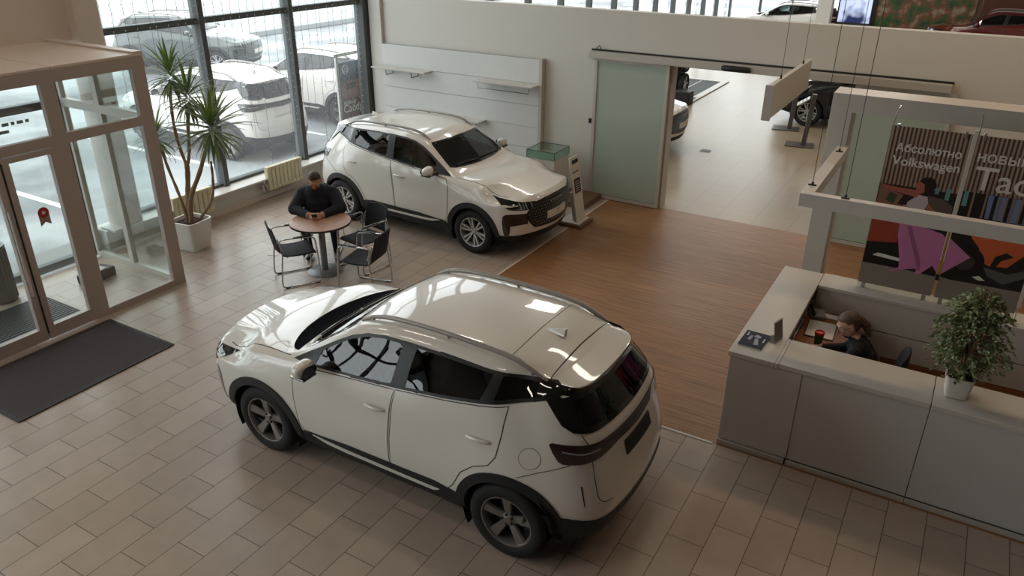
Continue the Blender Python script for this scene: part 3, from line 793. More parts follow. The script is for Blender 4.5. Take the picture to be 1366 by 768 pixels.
    for i in range(5):
        p, n = pj_front(-.14 + i * .07, .79); em.box(p.x + .008, p.x + .014, p.y - .024, p.y + .024, .782, .798)
    em.build('grille_emblem', m_led, gr)
    patch('lower_lip', [(-.80, .33), (-.6, .335), (-.3, .355), (0, .36), (.3, .355), (.6, .335), (.80, .33), (.80, .25), (-.80, .25)], pj_front, m_clad, root, off=.012, h=.05, t=.02)
    # cabin
    for y in (.37, -.37):
        s_ = MB(); s_.box(-.35, .18, y - .25, y + .25, .52, .68, bev=.05)
        Mt = Matrix.Translation((-.36, y, .62)) @ Matrix.Rotation(-.32, 4, 'Y'); s_.box(-.08, .06, -.25, .25, 0, .60, bev=.05, M=Mt); s_.box(-.06, .04, -.13, .13, .63, .80, bev=.04, M=Mt)
        s_.box(-.3, .1, y - .18, y + .18, .34, .54); s_.build('front_seat', m_seat, root)
    s_ = MB(); s_.box(-1.15, -.72, -.62, .62, .50, .66, bev=.05); Mt = Matrix.Translation((-1.15, 0, .6)) @ Matrix.Rotation(-.35, 4, 'Y'); s_.box(-.08, .05, -.62, .62, 0, .58, bev=.05, M=Mt)
    for y in (.4, -.4): s_.box(-.06, .04, y - .12, y + .12, .6, .74, bev=.03, M=Mt)
    s_.box(-1.1, -.75, -.55, .55, .34, .52)
    s_.build('rear_bench', m_seat, root)
    d_ = MB(); d_.box(.50, .96, -.68, .68, .80, .985, bev=.06); d_.box(.48, .54, -.1, .18, .86, 1.08, bev=.01); d_.build('dashboard', m_cabin, root)
    st = MB(); Mt = Matrix.Translation((.36, .37, .93)) @ Matrix.Rotation(-1.15, 4, 'Y')
    cp = [Mt @ Vector((.175 * math.cos(a), .175 * math.sin(a), 0)) for a in [2 * PI * k / 28 for k in range(28)]]; st.tube(cp, .014, 8, closed=True)
    for a in (0, PI * .62, -PI * .62): st.tube([Mt @ Vector((0, 0, -.02)), Mt @ Vector((-.17 * math.cos(a), .17 * math.sin(a), 0))], .016, 6)
    st.lathe([(0, .02), (.05, .015), (.055, -.02)], 16); st.v[-48:] = [tuple(Mt @ Vector(v)) for v in st.v[-48:]]
    st.tube([Mt @ Vector((0, 0, -.02)), Vector((.62, .37, .86))], .035, 8)
    st.build('steering_wheel', m_dark, root)
    MB().box(.34, .36, -.11, .11, 1.36, 1.42, bev=.008).build('rear_view_mirror', m_dark, root)
    return root
def grow(P, d):
    n = len(P); ar = sum(P[i][0] * P[(i + 1) % n][1] - P[(i + 1) % n][0] * P[i][1] for i in range(n)); sg = 1 if ar > 0 else -1; Q = []
    for i in range(n):
        t = (Vector(P[(i + 1) % n]) - Vector(P[i - 1])).normalized(); Q.append((P[i][0] + sg * t.y * d, P[i][1] - sg * t.x * d))
    return Q
GROWN = [grow(w_, .012) for w_ in (WIN_F, WIN_R, WIN_Q)]
WS_BIG = [(a * .955, .62 + (b - .62) * .935) for a, b in WS]
WS_CUT = [(a * .925, .62 + (b - .62) * .89) for a, b in WS]
near_car = make_car('suv_car', (-3.57, 4.71, 0), PI, 'five', 'white SUV with dark grey wheels, nearest car, seen from its rear corner', cowl=True)
far_car = make_car('suv_car', (-7.02, 9.60, 0), math.radians(-1.9), 'seven', 'white SUV with silver wheels parked beside the slatted shelf wall')
# ------------------------------------------------------------------ entrance box
VX, VY = -8.543, 5.87
ve = empty('entrance_vestibule', (0, 0, 0), 0, 'brown framed glass entrance box with double doors at left edge', 'vestibule')
def bars(name, L, m, par):
    b = MB()
    for q in L: b.box(*q)
    return b.build(name, m, par)
X0, X1 = VX - .07, VX
bars('front_frame', [(X0, X1, 5.70, VY, 0, 2.82), (X0, X1, 4.60, 4.76, 0, 2.155), (X0, X1, 4.60, 4.76, 2.265, 2.82), (X0, X1, 3.22, 3.38, 0, 2.155), (X0, X1, 3.22, 3.38, 2.265, 2.82), (X0, X1, 1.2, VY, 2.82, 2.955), (X0, X1, 1.3, 5.70, 2.155, 2.265),
                     (X0, X1, 4.76, 5.70, 0, .085), (X0, X1, 1.3, 3.22, 0, .085), (X0, X1, 1.2, 1.3, 0, 2.82)], m_vest, ve)
bars('side_frame', [(-10.33, X0, VY - .07, VY, 2.82, 2.955), (-10.33, X0, VY - .07, VY, 2.155, 2.265), (-10.33, X0, VY - .07, VY, 0, .075), (-9.61, -9.52, VY - .07, VY, .075, 2.155), (-9.61, -9.52, VY - .07, VY, 2.265, 2.82), (-10.38, -10.33, VY - .07, VY, 0, 2.955)], m_alu, ve)
for y0, y1 in ((4.76, 5.70), (3.38, 4.60), (1.3, 3.22)):
    MB().box(VX - .045, VX - .035, y0, y1, 2.26, 2.825).build('pane', m_pane, ve)
for y0, y1 in ((4.76, 5.70), (1.3, 3.22)): MB().box(VX - .045, VX - .035, y0, y1, .08, 2.16).build('pane', m_pane, ve)
for x0, x1 in ((-10.34, -9.6), (-9.53, X0)):
    MB().box(x0, x1, VY - .04, VY - .03, .07, 2.16).build('pane', m_pane, ve); MB().box(x0, x1, VY - .04, VY - .03, 2.26, 2.825).build('pane', m_pane, ve)
rf = MB().box(-10.4, VX, 4.76, VY, 2.955, 2.985, bev=.004).box(-10.4, VX, 2.9, 4.745, 2.955, 2.985, bev=.004).box(-10.4, VX, 1.2, 2.885, 2.955, 2.985, bev=.004)
rf.build('roof_panel', m_beige, ve)
MB().box(-10.35, VX, VY - .12, VY, 2.985, 3.01).build('roof_edge_strip', m_beige, ve)
def door_leaf(name, ya, yb, hinge_high):
    d = MB(); x0, x1 = VX - .06, VX + .012
    d.box(x0, x1, ya, ya + .075, .02, 2.145).box(x0, x1, yb - .075, yb, .02, 2.145).box(x0, x1, ya + .075, yb - .075, .02, .17).box(x0, x1, ya + .075, yb - .075, 2.085, 2.145)
    o = d.build(name, m_vest, ve)
    MB().box(VX - .03, VX - .02, ya + .07, yb - .07, .165, 2.09).build('door_glass', m_pane, o)
    return o
dR = door_leaf('door_leaf', 4.00, 4.60, True); dL = door_leaf('door_leaf', 3.39, 3.985, False)
h = MB(); h.tube([(VX + .07, 3.915, .62), (VX + .07, 3.915, 1.62)], .016, 12)
for z in (.72, 1.1, 1.5): h.tube([(VX + .01, 3.93, z), (VX + .07, 3.915, z)], .011, 8)
h.build('door_handle', m_steel, dL)
hg = MB()
hg.box(VX + .012, VX + .02, 3.985, 4.0, .1, 2.1).build('door_seal', m_dark, dR)
st = MB(); c = (VX - .015, 4.30, 1.47)
st.lathe([(0, .0), (.062, 0), (.062, .003), (0, .003)], 24, c, 'x'); st.add([(c[0] + .001, c[1] + y, c[2] + z) for y, z in ((-.06, 0), (.06, 0), (.06, -.15), (0, -.11), (-.06, -.15))], [(0, 1, 2, 3), (0, 3, 4)])
o = st.build('door_sticker', mat('sticker_brown', 'A08070', .5), dR)
MB().lathe([(0, .0), (.058, 0), (.058, .002), (0, .002)], 24, (c[0] + .003, c[1], c[2]), 'x').build('sticker_disc', mat('sticker_red', 'A8282A', .4), o)
MB().lathe([(0, .0), (.02, 0), (.02, .002), (0, .002)], 16, (c[0] + .006, c[1], c[2]), 'x').build('sticker_dot', m_white, o)
# grating inside, mats
g = MB()
g.box(-9.75, -8.75, 2.0, 4.62, .001, .008)
for i in range(19): g.box(-9.73 + i * .05, -9.705 + i * .05, 2.0, 4.61, .008, .020)
tag(g.build('entrance_grating', mat('grating_grey', '4A4643', .5, metal=.3)), 'ribbed grey entrance grating inside the glass entrance box', 'mat')
t = MB(); t.box(-8.41, -7.23, 2.89, 4.66, .001, .012, bev=.004)
dm = t.build('doormat', mat('mat_pile', '4A4040', .95, noise=.25, nscale=90, bump=.6, bscale=400)); tag(dm, 'dark brown rectangular doormat in front of the entrance doors', 'doormat')
b = MB()
for q in ((-8.41, -7.23, 4.62, 4.665), (-7.275, -7.225, 2.925, 4.62), (-8.415, -8.37, 2.925, 4.62), (-8.41, -7.23, 2.885, 2.925)): b.box(*q, .002, .015, bev=.003)
b.build('mat_border', mat('mat_rubber', '332D2C', .7), dm)
tb = MB(); tb.lathe([(.15, 0), (.16, .02), (.16, .70), (.17, .72), (.165, .74), (.13, .74), (.12, .70)], 32)
for k in range(24):
    a = 2 * PI * k / 24; tb.tube([(.163 * math.cos(a), .163 * math.sin(a), .03), (.163 * math.cos(a), .163 * math.sin(a), .69)], .006, 5)
o = tb.build('litter_bin', mat('bin_grey', '6C6A68', .45, metal=.3)); o.location = (-10.05, 4.3, 0); tag(o, 'grey ribbed litter bin behind the door inside the entrance box', 'bin')
bx = empty('floor_door_closer', (-9.62, 5.30, 0), .2, 'small dark floor box inside the entrance box by its side glass', 'box')
MB().box(-.12, .12, -.22, .22, 0, .13, bev=.02).build('case', m_dark, bx); MB().box(-.10, .10, -.1, .1, .13, .15, bev=.006).build('cover', m_alu, bx)

# ------------------------------------------------------------------ radiators
def radiator(name, y0, y1, z0, z1, n, label):
    r0 = empty(name, (-10.2, (y0 + y1) / 2, 0), 0, label, 'radiator')
    w_ = (y1 - y0) / n
    for k in range(n):
        y = y0 - (y0 + y1) / 2 + w_ * (k + .5)
        s_ = MB().box(.065, .155, y - w_ * .43, y + w_ * .43, z0 + .03, z1 - .03, bev=.012).box(.075, .17, y - w_ * .47, y + w_ * .47, z1 - .06, z1, bev=.012).box(.075, .165, y - w_ * .47, y + w_ * .47, z0, z0 + .06, bev=.012)
        s_.build('radiator_section', mat('radiator_enamel', 'CFC6A6', .35), r0)
    MB().tube([(.11, -(y1 - y0) / 2 - .09, z1 - .06 - .4 * (z1 - z0)), (.11, -(y1 - y0) / 2, z0 + .05)], .015, 8).build('radiator_pipe', m_white, r0)
    v = MB().tube([(.11, -(y1 - y0) / 2 - .10, z0 + .0), (.11, -(y1 - y0) / 2 - .10, z0 + .13)], .022, 10).tube([(.11, -(y1 - y0) / 2 - .10, z0 + .06), (.03, -(y1 - y0) / 2 - .10, z0 + .06)], .014, 8).build('radiator_valve', m_steel, r0)
    MB().box(.0, .07, -.2, -.17, z0 + .1, z0 + .3).box(.0, .07, .17, .2, z0 + .1, z0 + .3).build('wall_bracket', m_steel, r0)
radiator('radiator', 8.83, 9.64, .17, .58, 9, 'cream ribbed radiator under the window behind the seated man')
radiator('radiator', 6.93, 7.66, .17, .58, 8, 'cream ribbed radiator under the window behind the potted yucca')

# ------------------------------------------------------------------ yucca in a pot
yu = empty('potted_yucca', (-9.42, 6.73, 0), .12, 'tall yucca with spiky leaf crowns in a square white pot', 'plant')
p_ = MB(); n = 8
def sqring(h_, z, k=6):
    P = []
    for i in range(4 * k):
        a = 2 * PI * i / (4 * k) + PI / 4; c_, s_ = math.cos(a), math.sin(a); e = .3
        P.append((h_ * 1.04 * math.copysign(abs(c_) ** e, c_), h_ * 1.04 * math.copysign(abs(s_) ** e, s_), z))
    return P
rings = [sqring(.13, 0), sqring(.165, .005), sqring(.175, .05), sqring(.215, .43), sqring(.22, .45), sqring(.20, .45), sqring(.195, .38)]
k = len(rings[0]); p_.add([v for r_ in rings for v in r_], [(i * k + j, i * k + (j + 1) % k, (i + 1) * k + (j + 1) % k, (i + 1) * k + j) for i in range(len(rings) - 1) for j in range(k)] + [tuple(range(k))])
p_.build('pot', mat('pot_white', 'D3CFC6', .4), yu)
so = MB(); so.add(sqring(.196, .395) + [(0, 0, .415)], [(i, (i + 1) % k, k) for i in range(k)]); so.build('soil', mat('soil', '33231A', .95, noise=.5, nscale=60, bump=1, bscale=120), yu)
m_bark = mat('yucca_bark', '8F7355', .85, noise=.25, nscale=40, bump=.6, bscale=90)
ml = mat('yucca_leaf', '76885E', .42, noise=.3, nscale=5); ml2 = mat('yucca_young_leaf', '7A9A48', .42, noise=.2, nscale=5)
def crown(cen, n_, L, dirv=(0, 0, 1)):
    lf, yl = MB(), MB(); D = Vector(dirv).normalized(); q = D.to_track_quat('Z', 'Y')
    for i in range(n_):
        t = i / n_; young = t < .12
        el = (1.42 - 2.5 * t ** .9) + rng.uniform(-.15, .15); az = i * 2.399 + rng.uniform(-.2, .2)
        l = L * (.75 + .35 * math.sin(PI * min(1, t + .2))) * rng.uniform(.85, 1.1); w_ = rng.uniform(.014, .021)
        base = Vector((0, 0, .10 - .24 * t)); pts = []; e = el; p = base + Vector((math.cos(az) * .02, math.sin(az) * .02, 0))
        m_ = 6
        for s_ in range(m_ + 1):
            pts.append((p.copy(), e)); stp = l / m_
            p = p + Vector((math.cos(az) * math.cos(e), math.sin(az) * math.cos(e), math.sin(e))) * stp
            e -= (.05 + .13 * (s_ / m_)) * (.6 if young else 1)
        side = Vector((-math.sin(az), math.cos(az), 0)); vs = []
        for s_, (pp, ee) in enumerate(pts):
            u = s_ / m_; ww = w_ * (1 - u ** 2.2) * (.7 + .6 * min(1, u * 3)) + .0008; nrm = Vector((-math.cos(az) * math.sin(ee), -math.sin(az) * math.sin(ee), math.cos(ee)))
            vs += [pp + side * ww + nrm * ww * .35, pp - nrm * .002, pp - side * ww + nrm * ww * .35]
        vs = [Vector(cen) + q @ v for v in vs]
        fs = [f_ for s_ in range(m_) for f_ in ((s_ * 3, s_ * 3 + 1, s_ * 3 + 4, s_ * 3 + 3), (s_ * 3 + 1, s_ * 3 + 2, s_ * 3 + 5, s_ * 3 + 4))]
        (yl if young else lf).add(vs, fs)
    o = lf.build('leaf_crown', ml, yu, ang=60); yl.build('young_leaves', ml2, o, ang=60)
def trunk(P, r0, r1, name='trunk'):
    P = smoothline([tuple(p) for p in P], 2); n_ = len(P)
    o = MB().tube(P, [r0 + (r1 - r0) * i / (n_ - 1) + .003 * math.sin(i * 2.1) for i in range(n_)], 10).build(name, m_bark, yu)
trunk([(-.03, .02, .38), (0, .03, .75), (.10, .02, 1.15), (.13, 0, 1.28)], .038, .034)
trunk([(.13, 0, 1.25), (.03, .0, 1.6), (.02, 0, 2.0), (.10, 0, 2.45)], .024, .018, 'branch')
trunk([(.13, 0, 1.25), (.22, .0, 1.45), (.27, 0, 1.8), (.33, 0, 2.15)], .024, .018, 'branch')
trunk([(.04, -.02, .38), (.12, -.05, .8), (.42, -.08, 1.2), (.60, -.08, 1.55), (.78, -.1, 1.85)], .04, .020)
trunk([(-.02, -.02, .40), (-.08, -.02, .75), (-.26, .02, 1.15), (-.37, .04, 1.5)], .024, .018, 'branch')
trunk([(.06, .04, .38), (.32, .04, .62), (.52, 0, .85), (.60, -.02, 1.15), (.62, -.03, 1.4)], .022, .016, 'branch')
crown((.12, 0, 2.52), 52, .44); crown((.38, 0, 2.26), 52, .44); crown((.80, -.10, 1.90), 70, .58, (.15, -.1, 1)); crown((-.40, .04, 1.60), 52, .38, (-.1, 0, 1))

# ------------------------------------------------------------------ light strings in the window
m_wire = mat('light_string_wire', '5A5E5C', .6); m_bulb = mat('light_string_bulb', 'E8EAE6', .3)
def light_string(L, n_):
    r_ = empty('light_string', (0, 0, 0), 0, 'string of tiny lights hanging inside the tall window', 'light string', 'light strings curtaining the window')
    MB().tube([(0, 0, 6.5), (.005, .01, 6.5 - L * .5), (0, 0, 6.5 - L)], .0028, 4).build('wire', m_wire, r_)
    b_ = MB(); 
    for i in range(n_):
        z = 6.45 - i * .115
        if z < 6.5 - L: break
        s_ = .007; x, y = .006, rng.choice((-.012, .012))
        b_.add([(x, y - s_, z), (x, y + s_, z), (x, y, z - 2 * s_), (x, y, z + 2 * s_), (x + s_, y, z), (x - s_, y, z)], [(0, 4, 3), (4, 1, 3), (1, 5, 3), (5, 0, 3), (4, 0, 2), (1, 4, 2), (5, 1, 2), (0, 5, 2)])
    o = b_.build('bulbs', m_bulb, r_, flat=True); o['kind'] = 'stuff'
    return r_
protos = [light_string(L, 70) for L in (4.2, 4.9, 5.5, 6.0)]
ys = [6.6 + i * .165 + rng.uniform(-.04, .04) for i in range(32)]
for i, y in enumerate(ys):
    pr_ = protos[rng.choice((0, 1, 2, 1)) if y < 9 else rng.choice((1, 2, 3))] if i >= 4 else protos[i]
    o = pr_ if i < 4 else copy_tree(pr_)
    o.location = (-10.30, y, 0)

# ------------------------------------------------------------------ slatted display wall
dw = empty('display_wall', (0, 0, 0), 0, 'white slatted display wall panel behind the parked white SUV', 'display wall')
zs = [0, .33, .70, 1.075, 1.465, 1.85, 2.26]
sl = MB()
for a, b_ in zip(zs, zs[1:]): sl.box(-9.97, -6.50, 11.95, 11.985, a + .003, b_ - .003)
sl.build('slats', mat('slat_white', 'D2D3D0', .35), dw)
MB().box(-9.97, -6.50, 11.985, 12.045, 0, 2.25).build('backing', m_gap, dw)
MB().box(-6.505, -6.44, 11.93, 12.045, 0, 2.275, bev=.004).build('end_profile', m_alu, dw)
def shelf(x0, x1, z, label, kind):
    s_ = empty('display_shelf', ((x0 + x1) / 2, 11.95, z), 0, label, 'shelf'); w_ = (x1 - x0) / 2
    MB().box(-w_, w_, -.26, 0, -.03, 0, bev=.006).build('shelf_board', mat('shelf_white', 'C4C0B8', .45), s_)
    if kind == 'two':
        for x in (-.30, .30):
            MB().tube([(x, -.22, -.03), (x, -.22, -.13), (x, -.01, -.13), (x, -.01, -.03)], .008, 6).build('hanger_bracket', m_dark, s_)
    elif kind == 'rail':
        MB().tube([(-w_ + .08, -.22, -.03), (-w_ + .08, -.22, -.13), (w_ - .08, -.22, -.13), (w_ - .08, -.22, -.03)], .009, 6).build('hanging_rail', m_steel, s_)
    else:
        for x in (-w_ + .1, w_ - .1): MB().box(x - .01, x + .01, -.2, 0, -.07, -.03).build('shelf_bracket', m_alu, s_)
shelf(-10.05, -8.78, 1.86, 'white wall shelf nearest the window with two loop brackets below', 'two')
shelf(-7.71, -6.50, 1.835, 'white wall shelf with a hanging rail, farther from the window', 'rail')
shelf(-8.85, -7.60, 1.09, 'low white wall shelf just above the roof of the parked SUV', 'plain')

# ------------------------------------------------------------------ showcase, plinth, price stand
m_wbase = mat('stand_wood', '6F5443', .5, noise=.2, nscale=20, stretch=(1, 8, 1))
o = MB().box(-6.6, -5.2, 11.25, 11.93, 0, .1, bev=.005).build('wooden_plinth', m_wbase); tag(o, 'brown wooden plinth under the glass showcase by the wall', 'plinth')
sc_ = empty('glass_showcase', (-6.08, 11.55, .1), 0, 'white cabinet with a clear glass box top beside sliding door', 'showcase')
MB().box(-.27, .27, -.28, .28, 0, .62, bev=.004).build('cabinet', m_white, sc_)
MB().box(-.26, .26, -.27, .27, .62, .65, bev=.004).build('cabinet_top', m_white, sc_)
m_edge = mat('glass_edge', '3F4E49', .2)
gt = glass('pane_showcase', 'DCEAE4')
MB().box(-.27, .27, -.28, .28, .772, .78).build('glass_top', gt, sc_)
for q in ((-.27, .27, -.28, -.274), (-.27, .27, .274, .28), (-.27, -.264, -.274, .274), (.264, .27, -.274, .274)): MB().box(*q, .65, .772).build('glass_side', gt, sc_)
ed = MB()
for x in (-.268, .268):
    for y in (-.278, .278): ed.tube([(x, y, .65), (x, y, .78)], .006, 4)
ed.tube([(-.268, -.278, .78), (.268, -.278, .78), (.268, .278, .78), (-.268, .278, .78)], .006, 4, closed=True)
ed.build('glass_edges', m_edge, sc_)
ps = empty('price_stand', (-5.06, 10.6, 0), 0, 'narrow white leaning price stand on a brown base beside the SUV', 'stand')
MB().box(-.22, .22, -.22, .24, 0, .06, bev=.004).build('base', m_wbase, ps)
MB().box(-.19, .17, -.19, .20, .06, .075, bev=.003).build('base_plate', m_white, ps)
Mt = Matrix.Translation((.12, 0, .07)) @ Matrix.Rotation(-.17, 4, 'Y')
MB().box(-.03, .0, -.15, .15, 0, 1.05, bev=.008, M=Mt).build('panel', m_white, ps)
MB().box(-.10, -.03, -.10, .10, .0, .5, bev=.008, M=Mt).build('rear_strut', m_alu, ps)
for z0, z1, y0, y1, m in ((.94, 1.0, -.10, .10, m_dark), (.88, .925, -.12, .06, m_white), (.80, .815, -.11, .08, m_dark), (.47, .70, -.10, .10, m_dark)):
    MB().box(.0, .004, y0, y1, z0, z1, M=Mt).build('price_label', m, ps)
b_ = MB()
for k in range(5): b_.box(.004, .006, -.07, .05 + .02 * (k % 2), .50 + k * .036, .51 + k * .036, M=Mt)
b_.build('label_lines', m_white, ps)

# ------------------------------------------------------------------ sliding door in the partition
tr = MB().box(-5.56, -.24, YW - .16, YW, 2.385, 2.49, bev=.004).build('trim_4', m_alu); struct(tr)
MB().box(-5.57, -.23, YW - .03, YW, 2.49, 2.515).build('track_cap', m_dark, tr)
MB().tube([(-5.5, YW - .05, 2.5), (-5.42, YW - .05, 2.58), (-5.38, YW - .05, 2.5)], .008, 6).build('cable', m_dark, tr)
o = MB().tube([(-3.33, YW - .18, 2.435), (-3.28, YW - .185, 2.435), (-2.95, YW - .185, 2.435), (-2.90, YW - .18, 2.435)], [.03, .045, .045, .03], 14).build('motion_sensor', m_dark); tag(o, 'black oval motion sensor above the sliding door opening', 'sensor')
m_frost = mat('frosted_glass', 'A6B5A8', .25, spec=.6)
def leaf(name, x0, x1):
    d_ = MB(); y0, y1 = YW - .11, YW - .06
    d_.box(x0, x0 + .05, y0, y1, .01, 2.385).box(x1 - .05, x1, y0, y1, .01, 2.385).box(x0 + .05, x1 - .05, y0, y1, .01, .07).box(x0 + .05, x1 - .05, y0, y1, 2.34, 2.385)
    o = struct(d_.build(name, m_alu)); MB().box(x0 + .045, x1 - .045, y0 + .02, y1 - .02, .065, 2.345).build('frosted_pane', m_frost, o)
    MB().box(x0 + .045, x1 - .045, y0 + .012, y0 + .02, .065, .075).build('pane_seal', m_dark, o)
leaf('door_1', -5.46, -4.17); leaf('door_2', -1.43, -.16)
MB().box(-5.56, -5.52, YW - .03, YW, 1.28, 1.36, bev=.004).build('door_switch', m_dark, bpy.data.objects['door_1'])
struct(MB().box(-4.20, -4.15, YW - .02, YW + .22, 0, 2.42).box(-.98, -.93, YW - .02, YW + .22, 0, 2.42).box(-4.2, -.93, YW - .02, YW + .22, 2.37, 2.42).build('trim_5', m_alu))
# ------------------------------------------------------------------ meeting table and chairs
m_tabtop = mat('table_top_beech', 'A9826B', .4, noise=.08, nscale=6, stretch=(1, 9, 1)); m_mesh = mat('chair_mesh_black', '15161A', .75, bump=.2, bscale=500)
m_skin = mat('skin', 'B98A72', .5, sub=.15, noise=.06); m_cloth = mat('dark_navy_cloth', '181C26', .85, noise=.2, nscale=30, bump=.3, bscale=80)
m_trou = mat('black_trousers', '111216', .85, noise=.15, nscale=30); m_hair = mat('brown_hair', '3B271C', .6, noise=.3, nscale=60, stretch=(1, 1, .15)); m_shoe = mat('shoe_black', '151312', .5)
tb = empty('round_table', (-7.19, 7.11, 0), 0, 'round wood-topped table on a steel column beside the seated man', 'table')
MB().lathe([(0, .712), (.385, .712), (.405, .718), (.41, .73), (.405, .742), (.395, .745), (0, .745)], 64).build('table_top', m_tabtop, tb)
MB().lathe([(.386, .709), (.4115, .716), (.4135, .728), (.4115, .738), (.408, .738), (.408, .716), (.386, .711)], 64, cap=False).build('edge_band', m_dark, tb)
MB().lathe([(0, .70), (.17, .70), (.17, .711), (0, .711)], 32).lathe([(.045, .02), (.045, .70)], 28).build('column', mat('table_steel', '86888A', .3, metal=.8), tb)
MB().lathe([(0, 0), (.235, 0), (.24, .006), (.235, .012), (.06, .026), (.045, .03), (0, .03)], 56).build('base_plate', mat('table_base_steel', '8A8B8C', .5, metal=.5), tb)
def make_chair(label):
    r_ = empty('visitor_chair', (0, 0, 0), 0, label, 'chair', None)
    st = MB(); nx, ny = 8, 10
    top = [Vector((-.225 + .45 * i / nx, -.215 + .44 * j / ny, .455 - .018 * math.sin(PI * j / ny) + (.012 if j == 0 else 0) - (.02 if j == ny else 0))) for j in range(ny + 1) for i in range(nx + 1)]
    k = nx + 1; fs = [(a * k + b, a * k + b + 1, (a + 1) * k + b + 1, (a + 1) * k + b) for a in range(ny) for b in range(nx)]
    bot = [p - Vector((0, 0, .02)) for p in top]; N = len(top); rim = list(range(k)) + [a * k + nx for a in range(1, ny + 1)] + [ny * k + b for b in range(nx - 1, -1, -1)] + [a * k for a in range(ny - 1, 0, -1)]
    st.add(top + bot, fs + [tuple(N + i for i in reversed(f_)) for f_ in fs] + [(rim[i], rim[(i + 1) % len(rim)], N + rim[(i + 1) % len(rim)], N + rim[i]) for i in range(len(rim))])
    st.build('seat', m_mesh, r_)
    bk = MB(); nx, ny = 10, 8
    def bp(u, v, d): 
        x = -.215 + .43 * u; z = .49 + .33 * v; return Vector((x * (1 - .06 * v), -.225 - .075 * v - .03 * math.sin(PI * u) - d, z + .02 * math.sin(PI * u) * v))
    top = [bp(i / nx, j / ny, 0) for j in range(ny + 1) for i in range(nx + 1)]; bot = [bp(i / nx, j / ny, .014) for j in range(ny + 1) for i in range(nx + 1)]
    k = nx + 1; fs = [(a * k + b, a * k + b + 1, (a + 1) * k + b + 1, (a + 1) * k + b) for a in range(ny) for b in range(nx)]; N = len(top)
    rim = list(range(k)) + [a * k + nx for a in range(1, ny + 1)] + [ny * k + b for b in range(nx - 1, -1, -1)] + [a * k for a in range(ny - 1, 0, -1)]
    bk.add(top + bot, fs + [tuple(N + i for i in reversed(f_)) for f_ in fs] + [(rim[i], rim[(i + 1) % len(rim)], N + rim[(i + 1) % len(rim)], N + rim[i]) for i in range(len(rim))])
    bk.build('backrest', m_mesh, r_)
    for sx in (-1, 1):
        x = sx * .255
        P = [(x, -.20, .52), (x, -.25, .66), (x, -.20, .69), (x, .10, .675), (x, .20, .66), (x, .225, .60), (x, .24, .30), (x, .25, .03), (x, .22, .012), (x, -.22, .012), (x, -.27, .03), (x, -.25, .25), (x, -.215, .50), (x * .88, -.225, .56), (x * .84, -.262, .70)]
        MB().tube(smoothline(P, 2), .010, 8).build('side_frame', m_steel, r_)
        MB().box(x - .018, x + .018, -.06, .20, .682, .70, bev=.008).build('armrest', m_dark, r_)
        g = MB()
        for y in (-.2, .2): MB().box(x - .014, x + .014, y - .03, y + .03, 0, .016, bev=.004).build('glide', m_dark, r_)
    for y, z in ((.16, .43), (-.16, .43)): MB().tube([(-.255, y, z), (.255, y, z)], .009, 8).build('cross_bar', m_steel, r_)
    return r_
ch = make_chair('black mesh chair left of the round table, back to the entrance')
ch.location = (-7.33, 6.74, 0); ch.rotation_euler = (0, 0, math.radians(58 - 90)); ch['group'] = 'visitor chairs around the round table'
for lb, x, y, a in (('black mesh chair right of the seated man, facing the camera', -6.83, 7.53, -98), ('black mesh chair nearest the front SUV bonnet on right of table', -6.36, 6.99, 192), ('black mesh chair underneath the seated man', -7.72, 7.66, -58)):
    o = copy_tree(ch); o.location = (x, y, 0); o.rotation_euler = (0, 0, math.radians(a - 90)); o['label'] = lb
o = MB().box(-.07, .07, -.05, .05, .001, .004).build('paper_slip', mat('paper', 'DAD8D2', .7)); o.location = (-8.24, 7.15, 0); o.rotation_euler = (0, 0, .5); tag(o, 'small white paper slip lying on the floor left of the chairs', 'paper')

# ------------------------------------------------------------------ people
def remesh(name, mb, vox, it, mats, parent, assign):
    me = bpy.data.meshes.new(name); me.from_pydata(mb.v, [], mb.f)
    bm = bmesh.new(); bm.from_mesh(me); bmesh.ops.recalc_face_normals(bm, faces=bm.faces); bm.to_mesh(me); bm.free()
    tmp = bpy.data.objects.new('tmp', me); COL.objects.link(tmp)
    md = tmp.modifiers.new('r', 'REMESH'); md.mode = 'VOXEL'; md.voxel_size = vox; md.use_smooth_shade = True
    if it: m2 = tmp.modifiers.new('s', 'SMOOTH'); m2.iterations = it; m2.factor = .5
    dg = bpy.context.evaluated_depsgraph_get(); dg.update()
    new = bpy.data.meshes.new_from_object(tmp.evaluated_get(dg)); bpy.data.objects.remove(tmp); bpy.data.meshes.remove(me)
    new.name = name
    for m in mats: new.materials.append(m)
    for p in new.polygons: p.material_index = assign(p.center); p.use_smooth = True
    return link(name, new, parent)
